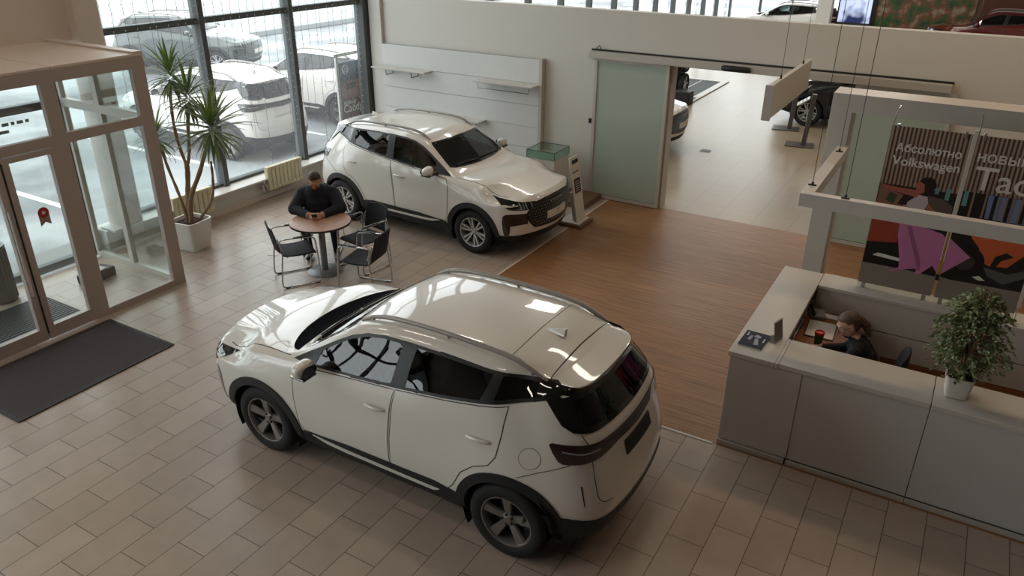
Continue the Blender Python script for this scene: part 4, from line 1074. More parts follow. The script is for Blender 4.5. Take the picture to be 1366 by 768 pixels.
def capsule(mb, a, ra, b, rb, flat=None):
    """tapered limb with round ends; flat=(axis vector, factor) squashes it"""
    a, b = Vector(a), Vector(b); d = b - a; L = d.length; t = d / L if L > 1e-6 else Vector((0, 0, 1))
    u = t.orthogonal().normalized()
    if flat:
        w0 = Vector(flat[0]); w0 = (w0 - t * w0.dot(t)); u = w0.normalized() if w0.length > 1e-4 else u
    v = t.cross(u); fu = flat[1] if flat else 1
    rings = [(-ra * math.cos(q), ra * math.sin(q)) for q in (.25, .6, 1.0, 1.35)] + [(L * k / 6, ra + (rb - ra) * k / 6) for k in range(7)] + [(L + rb * math.cos(q), rb * math.sin(q)) for q in (1.35, 1.0, .6, .25)]
    n = 16; vs = [a - t * ra]
    for h, r_ in rings:
        for k in range(n):
            q = 2 * PI * k / n; vs.append(a + t * h + u * r_ * math.cos(q) * fu + v * r_ * math.sin(q))
    vs.append(b + t * rb); fs = [(0, 1 + (k + 1) % n, 1 + k) for k in range(n)]
    for i in range(len(rings) - 1):
        for k in range(n): fs.append((1 + i * n + k, 1 + i * n + (k + 1) % n, 1 + (i + 1) * n + (k + 1) % n, 1 + (i + 1) * n + k))
    e = len(vs) - 1; s_ = 1 + (len(rings) - 1) * n
    fs += [(s_ + k, s_ + (k + 1) % n, e) for k in range(n)]
    mb.add(vs, fs)
def ell(mb, c, rx, ry, rz, M=None):
    bm = bmesh.new(); bmesh.ops.create_icosphere(bm, subdivisions=4, radius=1)
    for v in bm.verts: v.co = Vector((v.co.x * rx, v.co.y * ry, v.co.z * rz))
    mb.bm(bm, 0, Matrix.Translation(c) @ (M or Matrix()))
def head_parts(mb, H):
    """H: head frame (x = face forward, y = left, z = up), origin at head centre"""
    T = lambda *p: H @ Vector(p)
    R3 = H.to_3x3().to_4x4()
    ell(mb, T(-.008, 0, .025), .098, .077, .095, R3); ell(mb, T(.022, 0, -.035), .072, .064, .075, R3)
    ell(mb, T(.045, 0, -.085), .042, .042, .034, R3)
    ell(mb, T(.082, 0, .038), .018, .055, .013, R3)
    capsule(mb, T(.088, 0, .022), .008, T(.110, 0, -.022), .0135)
    for s in (1, -1):
        ell(mb, T(.103, s * .014, -.024), .009, .008, .007, R3); ell(mb, T(.072, s * .043, -.012), .018, .02, .016, R3)
        ell(mb, T(-.008, s * .079, -.005), .020, .010, .033, R3)
    ell(mb, T(.086, 0, -.058), .013, .026, .008, R3); ell(mb, T(.084, 0, -.071), .012, .022, .008, R3)
def hand(mb, w, d, up, side, curl, L=.185):
    """wrist w, direction d, back-of-hand normal up, side = towards the thumb"""
    w, d, up, side = Vector(w), Vector(d).normalized(), Vector(up).normalized(), Vector(side).normalized()
    pl = L * .52
    for k in range(4):
        o = side * (.030 - .0205 * k)
        capsule(mb, w + d * .012 + o * .75, .0165, w + d * pl + o, .0125, (up, .75))
        l = L * (.40, .45, .42, .33)[k]; p = w + d * (pl + .002) + o; e = d.copy(); axis = e.cross(up)
        for j, fr in enumerate((.45, .32, .23)):
            e = Matrix.Rotation(-curl[k] * (.7, 1.0, .8)[j], 3, axis) @ e
            q = p + e * l * fr; capsule(mb, p, (.0098, .0088, .0078)[j], q, (.0088, .0078, .0068)[j]); p = q
    b = w + d * .03 + side * .03; e1 = (d * .62 + side * .75 - up * .25).normalized()
    p1 = b + e1 * .036; e2 = (d * .88 + side * .18 - up * .45).normalized(); p2 = p1 + e2 * .032; p3 = p2 + (d * .9 - side * .15 - up * .35).normalized() * .024
    capsule(mb, w + d * .02 + side * .015, .016, p1, .0125); capsule(mb, p1, .0115, p2, .0105); capsule(mb, p2, .0102, p3, .0085)
def head_frame(c, yaw, pitch): return Matrix.Translation(c) @ Matrix.Rotation(yaw, 4, 'Z') @ Matrix.Rotation(pitch, 4, 'Y')

# seated man: local x = forward, y = left
man = empty('person', (-7.69, 7.66, 0), math.radians(-53), 'man in a dark sweater sitting at the round table looking at a phone', 'person')
b = MB()
ell(b, (.0, 0, .56), .17, .20, .14)
capsule(b, (.03, 0, .60), .20, (.16, 0, .80), .215, ((1, 0, -.5), .80)); capsule(b, (.16, 0, .80), .215, (.27, 0, .96), .20, ((1, 0, -.5), .72))
ell(b, (.17, 0, .68), .15, .17, .14)
capsule(b, (.27, .16, .965), .10, (.27, -.16, .965), .10); capsule(b, (.27, 0, .70), .21, (.29, 0, .86), .19, ((1, 0, 0), .8)); capsule(b, (.29, 0, 1.0), .10, (.345, 0, 1.10), .062)
HM = head_frame((.40, 0, 1.20), -.05, .62); head_parts(b, HM)
for s in (1, -1):
    capsule(b, (.27, s * .205, .945), .105, (.39, s * .315, .80), .088); capsule(b, (.39, s * .315, .80), .082, (.63, s * .10, .79), .046); capsule(b, (.30, s * .05, 1.075), .055, (.27, s * .20, .99), .085)
    hand(b, (.635, s * .095, .785), (.75, -s * .66, .06), (.1 * s, .35 * s, .95) if 0 else (-.15, s * .75, .65), (.55, s * .35, .55) if 0 else (.1, -s * .45, .75), (.55, .62, .68, .72))
    capsule(b, (.02, s * .10, .54), .095, (.43, s * .20, .53), .070); capsule(b, (.43, s * .20, .53), .066, (.28 if s > 0 else .20, s * .19, .10), .045)
    fx = .28 if s > 0 else .20
    capsule(b, (fx - .02, s * .19, .075), .045, (fx + .06, s * .195, .05), .042); capsule(b, (fx + .06, s * .195, .048), .042, (fx + .17, s * .21, .038), .034, ((0, 0, 1), .85))
def man_mat(c):
    h = HM.inverted() @ c
    if h.length < .165 and h.z > -.085 and c.z > 1.06: return 0
    if c.x > .618 and c.z > .70: return 0
    if c.z < .11: return 3
    if c.z < .62 and c.x > .10 or c.z < .55: return 2
    return 1
body = remesh('body', b, .0055, 3, [m_skin, m_cloth, m_trou, m_shoe], man, man_mat)
def hairpiece(name, H, m, par, long=False, beard=False):
    """cap of hair following the skull, built from a displaced ellipsoid"""
    bm = bmesh.new(); bmesh.ops.create_icosphere(bm, subdivisions=5, radius=1); kill = []
    for v in bm.verts:
        p = v.co.copy(); n = .004 * math.sin(p.x * 37 + p.y * 23) * math.sin(p.z * 29 + p.y * 41)
        v.co = Vector((p.x * (.106 + n) - .012, p.y * (.085 + n), p.z * (.104 + n) + .027))
        lim = .055 - .0 * p.x
        if v.co.x > .02: lim = .070 + (v.co.x - .02) * .35
        elif v.co.x > -.03: lim = .045
        else: lim = -.06
        if v.co.z < lim: kill.append(v)
    bmesh.ops.delete(bm, geom=kill, context='VERTS')
    r_ = bmesh.ops.extrude_face_region(bm, geom=bm.faces[:])
    for v in [g for g in r_['geom'] if isinstance(g, bmesh.types.BMVert)]: v.co = v.co * .93
    return MB().bm(bm, 0, H).build(name, m, par, ang=80)
hairpiece('hair', HM, m_hair, man)
bd = MB(); 
for i in range(9):
    t = -1 + i / 4; ell(bd, HM @ Vector((.055 + .03 * (1 - t * t), t * .052, -.083 + .055 * t * t)), .022, .02, .022)
ell(bd, HM @ Vector((.094, 0, -.044)), .010, .030, .008)
remesh('beard', bd, .005, 4, [mat('beard_brown', '5A3A28', .8, noise=.3, nscale=80)], man, lambda c: 0)
for s in (1, -1):
    MB().bm((lambda bm: (bmesh.ops.create_icosphere(bm, subdivisions=3, radius=.0105), bm)[1])(bmesh.new()), 0, HM @ Matrix.Translation((.0735, s * .030, .012))).build('eye', mat('eye_white', 'D8D2CA', .2), man)
cl = MB(); pts = [(.345 + .075 * math.cos(a) - .02, .084 * math.sin(a), 1.055 + .028 * math.cos(a) * -1) for a in [2 * PI * k / 20 for k in range(20)]]
cl.tube(pts, .028, 12, closed=True); cl.build('collar', m_cloth, man)
for s in (1, -1): MB().tube([(.585, s * .142, .79), (.615, s * .114, .79), (.632, s * .098, .788)], [.056, .054, .048], 18, cap=False).build('cuff', m_cloth, man)
ph = empty('mobile_phone', tuple(man.matrix_basis @ Vector((.735, 0, .80))), math.radians(-53), 'black mobile phone held by the man at the table', 'phone')
Mt = Matrix.Rotation(-.75, 4, 'Y')
MB().box(-.078, .078, -.037, .037, -.005, .005, bev=.003, M=Mt).build('case', m_dark, ph); MB().box(-.072, .072, -.033, .033, .005, .0056, M=Mt).build('screen', m_blackgloss, ph)

# ------------------------------------------------------------------ reception
m_cnt = mat('counter_white', 'C6C1B9', .35, noise=.015); m_front = mat('counter_front_grey', 'C4C1BE', .3, noise=.015); m_inner = mat('counter_inner', '3B3532', .6)
m_desk = mat('desk_wood', '8A5638', .4, noise=.18, nscale=5, stretch=(1, 10, 1))
cA = empty('reception_counter', (-1.33, 6.12, 0), 0, 'white corner unit of the reception counter with a catalogue on it', 'counter')
def cb(nm, q, m, par, bev=.003, off=(0, 0)):
    return MB().box(q[0] - off[0], q[1] - off[0], q[2] - off[1], q[3] - off[1], q[4], q[5], bev=bev).build(nm, m, par)
oA = (-1.33, 6.12)
cb('worktop', (-1.345, -.935, 6.10, 8.28, .955, 1.0), m_cnt, cA, .004, oA); cb('worktop_return', (-.934, -.905, 6.10, 6.60, .955, 1.0), m_cnt, cA, .003, oA)
cb('side_panel', (-1.33, -1.31, 6.13, 8.27, .0, .955), m_front, cA, .002, oA); cb('front_panel', (-1.325, -.703, 6.120, 6.14, .06, .945), m_front, cA, .002, oA)
cb('shadow_gap', (-1.31, -.72, 6.14, 6.15, .0, .955), m_inner, cA, 0, oA); cb('plinth', (-1.33, -.715, 6.10, 6.16, 0, .05), m_alu, cA, .002, oA)
cb('back_panel', (-1.3, -.96, 8.25, 8.27, 0, .955), m_cnt, cA, .002, oA)
for z in (.02, .36, .68): cb('inner_shelf', (-1.31, -.97, 6.62, 8.25, z, z + .022), m_cnt, cA, .002, oA)
for y in (6.64, 7.17, 7.70, 8.23): cb('inner_divider', (-1.31, -.97, y, y + .02, .02, .955), m_cnt, cA, .002, oA)
for k in range(9):
    y = 7.2 + k * .115 if k < 4 else 6.68 + (k - 4) * .085
    q = rng.choice(('3A3A40', '6B6660', '2A2C34', '8A847C')); h_ = rng.uniform(.2, .26)
    lb = ('folder', 'lever folder standing on the inner shelf of the reception corner unit', 'ring binder', 'binders on the inner reception shelf')
    o = MB().box(-1.22, -.985, y, y + .07, .702, .702 + h_, bev=.003).build('ring_binder', mat('binder_' + q, q, .5)); tag(o, 'ring binder standing on the inner shelf of the reception corner unit', 'binder', 'binders on the inner reception shelf')
    MB().lathe([(.012, 0), (.016, .002), (.012, .004)], 12, (-.985, y + .035, .76), 'x').build('finger_hole', m_steel, o)
for i, (x0, x1, lb) in enumerate(((-.70, .283, 'white middle unit of the reception counter, before the receptionist'), (.289, 2.2, 'white right unit of the reception counter carrying the leafy plant'))):
    c_ = empty('reception_counter', (x0, 6.12, 0), 0, lb, 'counter'); of = (x0, 6.12)
    cb('worktop', (x0 if i else -.903, x1, 6.105, 6.60, .955, 1.0), m_cnt, c_, .004, of)
    cb('front_panel', (x0, x1, 6.13, 6.15, .05, .945), m_front, c_, .002, of); cb('plinth', (x0, x1, 6.105, 6.16, 0, .045), m_alu, c_, .002, of)
    cb('plinth_slot', (x0, x1, 6.125, 6.14, .045, .055), m_inner, c_, 0, of)
    cb('inner_panel', (x0, x1, 6.56, 6.58, 0, .955), m_cnt, c_, .002, of)
    for x in (x0 + .01, x1 - .03): cb('side_panel', (x, x + .02, 6.15, 6.56, 0, .955), m_cnt, c_, .002, of)
lw = empty('low_partition', (-.93, 7.96, 0), 0, 'white low partition wall behind the receptionist carrying the poster panels', 'partition'); of = (-.93, 7.96)
cb('worktop', (-.93, 2.2, 7.95, 8.31, .96, 1.0), m_cnt, lw, .004, of); cb('upper_panel', (-.925, 2.2, 7.965, 7.985, .628, .955), m_cnt, lw, .002, of)
cb('wood_kick_panel', (-.925, 2.2, 7.955, 7.985, .06, .345), m_desk, lw, .002, of); cb('lower_panel', (-.925, 2.2, 7.965, 7.985, .35, .616), m_cnt, lw, .002, of); cb('carcass', (-.92, 2.2, 7.99, 8.29, 0, .955), m_inner, lw, 0, of); cb('plinth', (-.92, 2.2, 7.97, 7.99, 0, .06), m_alu, lw, .002, of)
dk = empty('reception_desk', (-.68, 7.35, 0), 0, 'brown wooden reception desk inside the counter', 'desk'); of = (-.68, 7.35)
cb('desk_top', (-.955, -.39, 6.66, 7.93, .695, .72), m_desk, dk, .003, of)
cb('desk_leg_panel', (-.95, -.42, 6.68, 6.70, 0, .695), m_cnt, dk, .002, of); cb('desk_leg_panel', (-.95, -.42, 7.89, 7.91, 0, .695), m_cnt, dk, .002, of); cb('modesty_panel', (-.945, -.93, 6.7, 7.89, .2, .695), m_cnt, dk, .002, of)
cb('edge_strip', (-.392, -.385, 6.66, 7.93, .693, .722), m_cnt, dk, .001, of)
m_paper = mat('paper', 'DAD8D2', .7)
o = empty('document_folder', (-.77, 7.48, .7205), .06, 'pale open document folder lying on the reception desk', 'folder')
MB().box(-.14, .14, -.19, .19, 0, .004).build('cover', m_dark, o); MB().box(-.13, .13, -.18, .18, .004, .014, bev=.002).build('sheets', m_paper, o)
cu = empty('travel_cup', (-.74, 7.16, .7205), 0, 'green travel cup with a red lid on the reception desk', 'cup')
MB().lathe([(0, 0), (.032, 0), (.036, .01), (.043, .12), (0, .12)], 28).build('cup_body', mat('cup_green', '2E5A2C', .4), cu); MB().lathe([(0, .12), (.045, .12), (.047, .13), (.045, .145), (.038, .148), (.036, .140), (0, .140)], 28).build('lid', mat('cup_red', 'B5201C', .35), cu)
o = MB().box(-.1, .1, -.05, .05, 0, .012, bev=.004).build('tissue_pack', m_paper); o.location = (-.72, 7.83, .7205); tag(o, 'small white tissue pack at the far end of the reception desk', 'tissue pack')
ks = empty('desk_telephone', (-.87, 7.80, .7205), .3, 'grey desk telephone at far corner of the reception desk', 'telephone')
MB().box(-.08, .08, -.10, .10, 0, .04, bev=.01).build('base', mat('phone_grey', '8A8682', .5), ks); MB().tube([(-.05, -.1, .06), (-.05, -.04, .075), (-.05, .04, .075), (-.05, .1, .06)], [.022, .014, .014, .022], 10).build('handset', m_dark, ks)
pn = MB().tube([(0, 0, .006), (.12, .05, .006)], .005, 8).build('pen', m_dark); pn.location = (-.86, 7.05, .7205); tag(pn, 'dark pen lying on the reception desk beside the cup', 'pen')
# catalogue and card holder on the counter
ct = empty('car_catalogue', (-1.195, 6.40, 1.0), math.radians(-2), 'dark blue car catalogue lying on the reception corner unit', 'catalogue')
MB().box(-.105, .105, -.148, .148, 0, .012, bev=.001).build('pages', m_paper, ct); MB().box(-.107, .107, -.150, .150, .012, .0145).build('cover', mat('catalogue_navy', '1C2236', .55, spec=.2), ct)
pv = MB(); pv.add([(x, y, .0152) for x, y in ((-.02, .06), (.0, .10), (.04, .085), (.045, .05), (.02, .03))], [(0, 1, 2, 3, 4)]); pv.add([(x, y, .0152) for x, y in ((-.06, -.02), (-.045, .07), (-.025, .06), (-.03, -.03))], [(0, 1, 2, 3)]); pv.add([(x, y, .0152) for x, y in ((.0, .02), (.03, .02), (.06, -.09), (.02, -.10))], [(0, 1, 2, 3)])
pv.build('cover_picture', mat('cover_grey', '8C93A0', .4), ct, flat=True)
pv = MB()
for k in range(4): pv.box(-.085, -.07 + .0 * k, .05 + k * .018, .062 + k * .018, .0145, .0152); pv.box(.075, .09, -.02 + k * .02, -.006 + k * .02, .0145, .0152)
pv.build('cover_lettering', m_white, ct, flat=True)
hd = empty('leaflet_holder', (-1.0, 6.50, 1.0), math.radians(75), 'clear acrylic leaflet holder standing on the reception corner unit', 'holder')
Mt = Matrix.Rotation(-.18, 4, 'X')
ac = glass('pane_acrylic', 'D8DCDA')
MB().box(-.075, .075, -.002, .002, 0, .21, M=Mt).build('front_plate', ac, hd); MB().box(-.075, .075, .002, .10, 0, .004).build('foot', ac, hd); MB().box(-.07, .07, -.005, -.003, .02, .2, M=Mt).build('leaflet', mat('leaflet_grey', '77726C', .5), hd)
# potted ficus
fc = empty('potted_ficus', (.435, 6.37, 1.0), .1, 'bushy small-leaved ficus in a square white pot on the counter', 'plant')
def sq(h_, z): return [(h_ * 1.04 * math.copysign(abs(math.cos(a)) ** .3, math.cos(a)), h_ * 1.04 * math.copysign(abs(math.sin(a)) ** .3, math.sin(a)), z) for a in [2 * PI * i / 24 + PI / 4 for i in range(24)]]
rg = [sq(.065, 0), sq(.078, .004), sq(.082, .03), sq(.098, .18), sq(.10, .19), sq(.09, .19), sq(.088, .16)]; p_ = MB()
p_.add([v for q in rg for v in q], [(i * 24 + j, i * 24 + (j + 1) % 24, (i + 1) * 24 + (j + 1) % 24, (i + 1) * 24 + j) for i in range(6) for j in range(24)] + [tuple(range(24))]); p_.build('pot', MATS['pot_white'], fc)
so = MB(); so.add(sq(.089, .165) + [(0, 0, .172)], [(i, (i + 1) % 24, 24) for i in range(24)]); so.build('soil', MATS['soil'], fc)
lf = MB(); sm_ = MB(); rg_ = random.Random(3)
for k in range(5):
    a = 2 * PI * k / 5; sm_.tube([(.02 * math.cos(a), .02 * math.sin(a), .16), (.04 * math.cos(a), .04 * math.sin(a), .4), (.07 * math.cos(a + .4), .07 * math.sin(a + .4), .65), (.05 * math.cos(a + .6), .05 * math.sin(a + .6), .88)], [.008, .007, .005, .003], 6)
tips = []
for k in range(290):
    z = rg_.uniform(.25, .93); rr = (.25 - .12 * max(0, z - .5)) * math.sin(PI * min(1, max(0.06, (z - .12) / .86))) ** .6 * rg_.uniform(.35, 1.08); a = rg_.uniform(0, 2 * PI)
    P0 = Vector((.03 * math.cos(a), .03 * math.sin(a), z - .10)); P1 = Vector((rr * math.cos(a), rr * math.sin(a), z)); P2 = P1 + Vector((.05 * math.cos(a), .05 * math.sin(a), -.05))
    sm_.tube([P0, (P0 + P1) / 2 + Vector((0, 0, .02)), P1, P2], [.003, .0025, .002, .001], 4)
    for j in range(11):
        t = j / 10; c0 = P0.lerp(P1, .45 + .55 * t) if t < .7 else P1.lerp(P2, (t - .7) / .3)
        d_ = Vector((math.cos(a) + rg_.uniform(-.9, .9), math.sin(a) + rg_.uniform(-.9, .9), rg_.uniform(-1.0, .25))).normalized(); n_ = d_.orthogonal(); n_ = Matrix.Rotation(rg_.uniform(0, 6.3), 3, d_) @ n_; s_ = d_.cross(n_)
        L = rg_.uniform(.028, .044); w_ = L * .26
        lf.add([c0, c0 + d_ * L * .35 + s_ * w_, c0 + d_ * L * .7 + s_ * w_ * .8, c0 + d_ * L - n_ * .006, c0 + d_ * L * .7 - s_ * w_ * .8, c0 + d_ * L * .35 - s_ * w_, c0 + d_ * L * .5 - n_ * .004], [(0, 1, 6), (1, 2, 6), (2, 3, 6), (3, 4, 6), (4, 5, 6), (5, 0, 6)])
sm_.build('stems', m_bark, fc); lf.build('foliage', mat('ficus_leaf', '76835A', .35, noise=.5, nscale=14), fc, flat=True)
# receptionist
wm = empty('person', (-.24, 6.93, 0), PI, 'receptionist in a dark jacket seated behind the counter, head bent down', 'person')
b = MB()
ell(b, (0, 0, .55), .15, .18, .12); capsule(b, (.02, 0, .58), .135, (.08, 0, .78), .135, ((1, 0, -.4), .82)); capsule(b, (.08, 0, .78), .135, (.13, 0, .93), .125, ((1, 0, -.4), .8))
capsule(b, (.14, .12, .96), .062, (.14, -.12, .96), .062); capsule(b, (.14, 0, .97), .062, (.19, 0, 1.05), .05)
HW = head_frame((.24, .02, 1.13), .35, .55); head_parts(b, HW)
for s in (1, -1):
    capsule(b, (.14, s * .17, .945), .058, (.24, s * .24, .77), .046); capsule(b, (.24, s * .24, .77), .045, (.45, s * .12, .765), .033)
    hand(b, (.455, s * .115, .762), (.92, -s * .25, -.03), (0, s * .15, .98), (.2, -s * .98, -.1), (.25, .3, .33, .38), .165)
    capsule(b, (.02, s * .09, .53), .085, (.40, s * .12, .52), .062); capsule(b, (.40, s * .12, .52), .058, (.36, s * .12, .10), .042); capsule(b, (.34, s * .12, .06), .04, (.48, s * .13, .035), .032)
def wm_mat(c):
    h = HW.inverted() @ c
    if h.length < .17 and h.z > -.125 and c.z > 1.03: return 0
    if c.x > .445 and c.z > .70: return 0
    if c.z < .56: return 2 if c.z > .09 else 3
    return 1
remesh('body', b, .006, 3, [mat('skin_fair', 'C59B86', .5, sub=.15), mat('jacket_black', '121318', .8, noise=.2, nscale=30), m_trou, m_shoe], wm, wm_mat)
hw = hairpiece('hair', HW, mat('hair_ash_brown', '54402E', .5, noise=.45, nscale=50, stretch=(1, .2, 1)), wm)
bn = MB(); capsule(bn, HW @ Vector((-.09, 0, .02)), .045, HW @ Vector((-.13, 0, -.06)), .04); capsule(bn, HW @ Vector((-.12, 0, -.05)), .035, HW @ Vector((-.11, .01, -.17)), .02); remesh('ponytail', bn, .006, 3, [MATS['hair_ash_brown']], wm, lambda c: 0)
gs = MB()
for s in (1, -1): gs.tube([HW @ Vector((.108, s * .033 + .024 * math.cos(a), .005 + .019 * math.sin(a))) for a in [2 * PI * k / 18 for k in range(18)]], .0022, 6, closed=True); gs.tube([HW @ Vector((.104, s * .058, .012)), HW @ Vector((.0, s * .085, .014))], .002, 5)
gs.tube([HW @ Vector((.110, -.009, .01)), HW @ Vector((.110, .009, .01))], .002, 5); gs.build('glasses', m_dark, wm)
for s in (1, -1): MB().bm((lambda bm: (bmesh.ops.create_icosphere(bm, subdivisions=3, radius=.0105), bm)[1])(bmesh.new()), 0, HW @ Matrix.Translation((.0735, s * .030, .012))).build('eye', MATS['eye_white'], wm)
sh_ = MB(); sh_.tube([(.17, -.05, 1.02), (.06, -.09, .975), (-.045, -.10, .82), (-.085, -.10, .65)], [.012, .016, .016, .012], 8); sh_.build('jacket_stripe', mat('stripe_grey', '6B6660', .7), wm)
oc = empty('office_chair', (-.27, 6.93, 0), PI, 'dark office chair behind the receptionist', 'chair')
MB().box(-.23, .24, -.24, .24, .40, .47, bev=.03).build('seat', m_mesh, oc)
bk = MB(); Mt = Matrix.Translation((-.25, 0, .54)) @ Matrix.Rotation(-.15, 4, 'Y'); bm = bmesh.new(); bmesh.ops.create_icosphere(bm, subdivisions=4, radius=1)
for v in bm.verts: v.co = Vector((v.co.x * .035 + .05 * (v.co.y ** 2), .22 * math.copysign(abs(v.co.y) ** .7, v.co.y), .23 + .24 * math.copysign(abs(v.co.z) ** .7, v.co.z)))
bk.bm(bm, 0, Mt); bk.build('backrest', m_mesh, oc); MB().tube([(-.24, 0, .42), (-.30, 0, .5), (-.31, 0, .62)], .02, 8).build('back_support', m_dark, oc)
MB().tube([(0, 0, .09), (0, 0, .40)], .025, 12).build('gas_lift', m_steel, oc)
for k in range(5):
    a = 2 * PI * k / 5; o = MB().tube([(0, 0, .10), (.30 * math.cos(a), .30 * math.sin(a), .065)], [.028, .018], 8).build('base_arm', m_dark, oc); MB().lathe([(0, -.02), (.026, -.02), (.028, 0), (.026, .02), (0, .02)], 14, (.30 * math.cos(a), .30 * math.sin(a), .028), 'y').build('castor', m_dark, o)

# ------------------------------------------------------------------ portal, posters, hanging frame and board
po = empty('reception_portal', (-1.245, 8.76, 0), 0, 'tall white portal frame standing behind the reception', 'portal'); of = (-1.22, 8.6)
cb('post', (-1.22, -1.005, 8.6, 8.96, 0, 2.64), m_cnt, po, .003, of); cb('beam', (-1.22, 3.2, 8.6, 8.96, 2.64, 2.83), m_cnt, po, .003, of); cb('post', (2.99, 3.2, 8.6, 8.96, 0, 2.64), m_cnt, po, .003, of)
m_slat = bpy.data.materials.new('poster_slats'); m_slat.use_nodes = True; nt = m_slat.node_tree; bs = nt.nodes['Principled BSDF']; bs.inputs['Roughness'].default_value = .35
tc = nt.nodes.new('ShaderNodeTexCoord'); wv = nt.nodes.new('ShaderNodeTexWave'); wv.bands_direction = 'X'; wv.inputs['Scale'].default_value = 8.6; cr = nt.nodes.new('ShaderNodeValToRGB')
cr.color_ramp.elements[0].color = (*hexc('463830'), 1); cr.color_ramp.elements[1].color = (*hexc('A48C7A'), 1); cr.color_ramp.elements[0].position = .3; cr.color_ramp.elements[1].position = .6
nt.links.new(tc.outputs['Object'], wv.inputs[0]); nt.links.new(wv.outputs[0], cr.inputs[0]); nt.links.new(cr.outputs[0], bs.inputs['Base Color'])
PM = lambda n, c: mat('poster_' + n, c, .35)
PY = 8.14
def poster(x0, x1, label, slat_z, layers, texts):
    r_ = empty('advertising_poster', (x0, PY, 1.0), 0, label, 'poster', None); X, Z = x0, 1.0
    MB().box(0, x1 - x0, .004, .012, .0, 1.70).build('glass_sheet', glass('pane_poster', 'EEF1EE'), r_)
    MB().box(0.005, x1 - x0 - .005, 0, .003, .055, 1.70).build('print_background', PM('dark', '1E1B1C'), r_)
    MB().box(0.005, x1 - x0 - .005, -.001, 0, slat_z - Z, 1.70).build('print_slats', m_slat, r_)
    for i, (nm, m, P) in enumerate(layers):
        q = []
        for x, z in P: q.append((min(max(x, x0 + .006), x1 - .006) - X, max(z, 1.056) - Z))
        d = .0012 + .0004 * i; mb = MB(); mb.prism(q, lambda a, b_, t, d=d: (a, -d + t, b_), .0003); mb.build(nm, m, r_, flat=True)
    for body_, x, z, wid, m in texts:
        V0, F0, xm, w0 = text_faces(body_); s_ = wid / w0; tb_ = MB(); e = wid * .004
        V0 = [Vector(((v.x - xm) * s_ + x - X, -.009, v.y * s_ + z - Z)) for v in V0]
        for q, (dx, dz) in enumerate(((0, 0), (e, 0), (-e, 0), (0, e), (0, -e))): tb_.add([v + Vector((dx, -.00015 * q, dz)) for v in V0], F0)
        tb_.build('print_lettering', m, r_, flat=True)
    for x in (.06, x1 - x0 - .06):
        MB().box(x - .012, x + .012, -.014, .018, 1.66, 1.72, bev=.002).build('clip', m_steel, r_); MB().box(x - .02, x + .02, -.016, .022, .0, .05, bev=.003).build('foot_clip', m_steel, r_)
    MB().tube([(.01, .006, 1.68), (.01, .006, 1.74), (.01, .2, 1.80), (.01, .46, 1.80)], .006, 6).build('hanger', m_steel, r_)
    return r_
def disc(cx, cz, r_, n=28): return [(cx + r_ * math.cos(2 * PI * k / n), cz + r_ * math.sin(2 * PI * k / n)) for k in range(n)]
skirt = [(-0.324, 1.77), (-0.33, 1.95), (-.13, 1.93), (-0.097, 1.754), (0.065, 1.719), (0.122, 1.692), (0.347, 1.535), (0.142, 1.315), (0.05, 1.38), (-0.044, 1.262), (-0.082, 1.253), (-0.082, 1.317), (-0.196, 1.282), (-0.245, 1.255), (-0.323, 1.236), (-0.24, 1.296), (-0.252, 1.391), (-0.315, 1.631)]
gnd = [(-.6, 1.28), (-0.196, 1.282), (0.223, 1.27), (0.85, 1.281), (.85, 1.0), (-.6, 1.0)]
m_pink = PM('pink', 'C077A2'); m_pskin = PM('skin', 'A86450'); m_let = PM('letter', 'DCD6CE'); m_asp = PM('asphalt', '8A8076'); m_teal = PM('teal', '6C9698')
poster(-.585, .105, 'left poster panel with a woman in a pink skirt, above the low partition', 2.13,
       [('print_ground', m_asp, gnd), ('print_car', PM('car_red', '96402E'), [(-0.589, 1.95), (-0.331, 1.94), (-0.305, 1.547), (-0.579, 1.512)]), ('print_road_line', m_let, [(-0.503, 1.374), (-0.455, 1.409), (-0.252, 1.391), (-0.245, 1.357)]),
        ('print_window', m_teal, [(-0.084, 2.16), (-0.054, 2.165), (-0.058, 2.098), (-0.09, 2.1)]), ('print_window', m_teal, [(0.002, 2.167), (0.042, 2.167), (0.041, 2.05), (0.004, 2.058)]),
        ('print_car_roof', PM('car_roof', '5E524C'), [(-0.134, 2.07), (-0.012, 2.062), (0.086, 2.007), (0.1, 1.90), (-0.108, 1.90)]), ('print_flowers', PM('flowers', '8A6252'), [(-0.573, 1.937), (-0.571, 2.142), (-0.494, 2.08), (-0.348, 2.046), (-0.39, 1.929)]),
        ('print_flowers', PM('leaves', '3E4A34'), [(-.50, 1.97), (-.47, 2.06), (-.40, 2.03), (-.42, 1.94)]),
        ('print_hair', PM('hair', '2A1D1A'), disc(-.165, 2.175, .078)), ('print_skirt', m_pink, skirt), ('print_skirt_fold', PM('pink_dark', '9C5A84'), [(-0.251, 1.738), (-0.213, 1.746), (-0.061, 1.402), (-0.05, 1.293), (-0.076, 1.319), (-0.146, 1.494)]),
        ('print_top', PM('lilac', 'BEB4BE'), [(-0.302, 1.94), (-0.302, 1.979), (-0.217, 2.07), (-0.138, 2.061), (-0.122, 1.998), (-0.146, 1.91)]), ('print_arm', m_pskin, [(-0.543, 2.124), (-0.408, 2.113), (-0.252, 2.111), (-0.206, 2.079), (-0.236, 2.039), (-0.453, 2.072), (-0.529, 2.086)]),
        ('print_arm', m_pskin, [(-0.139, 1.934), (-0.118, 1.995), (-0.045, 1.925)]), ('print_face', m_pskin, [(-0.265, 2.172), (-0.239, 2.202), (-0.189, 2.178), (-0.175, 2.099), (-0.218, 2.072), (-0.249, 2.108)])],
       [('Абсолютно', -.505, 2.467, .555, m_let), ('Volkswagen', -.515, 2.333, .578, m_let)])
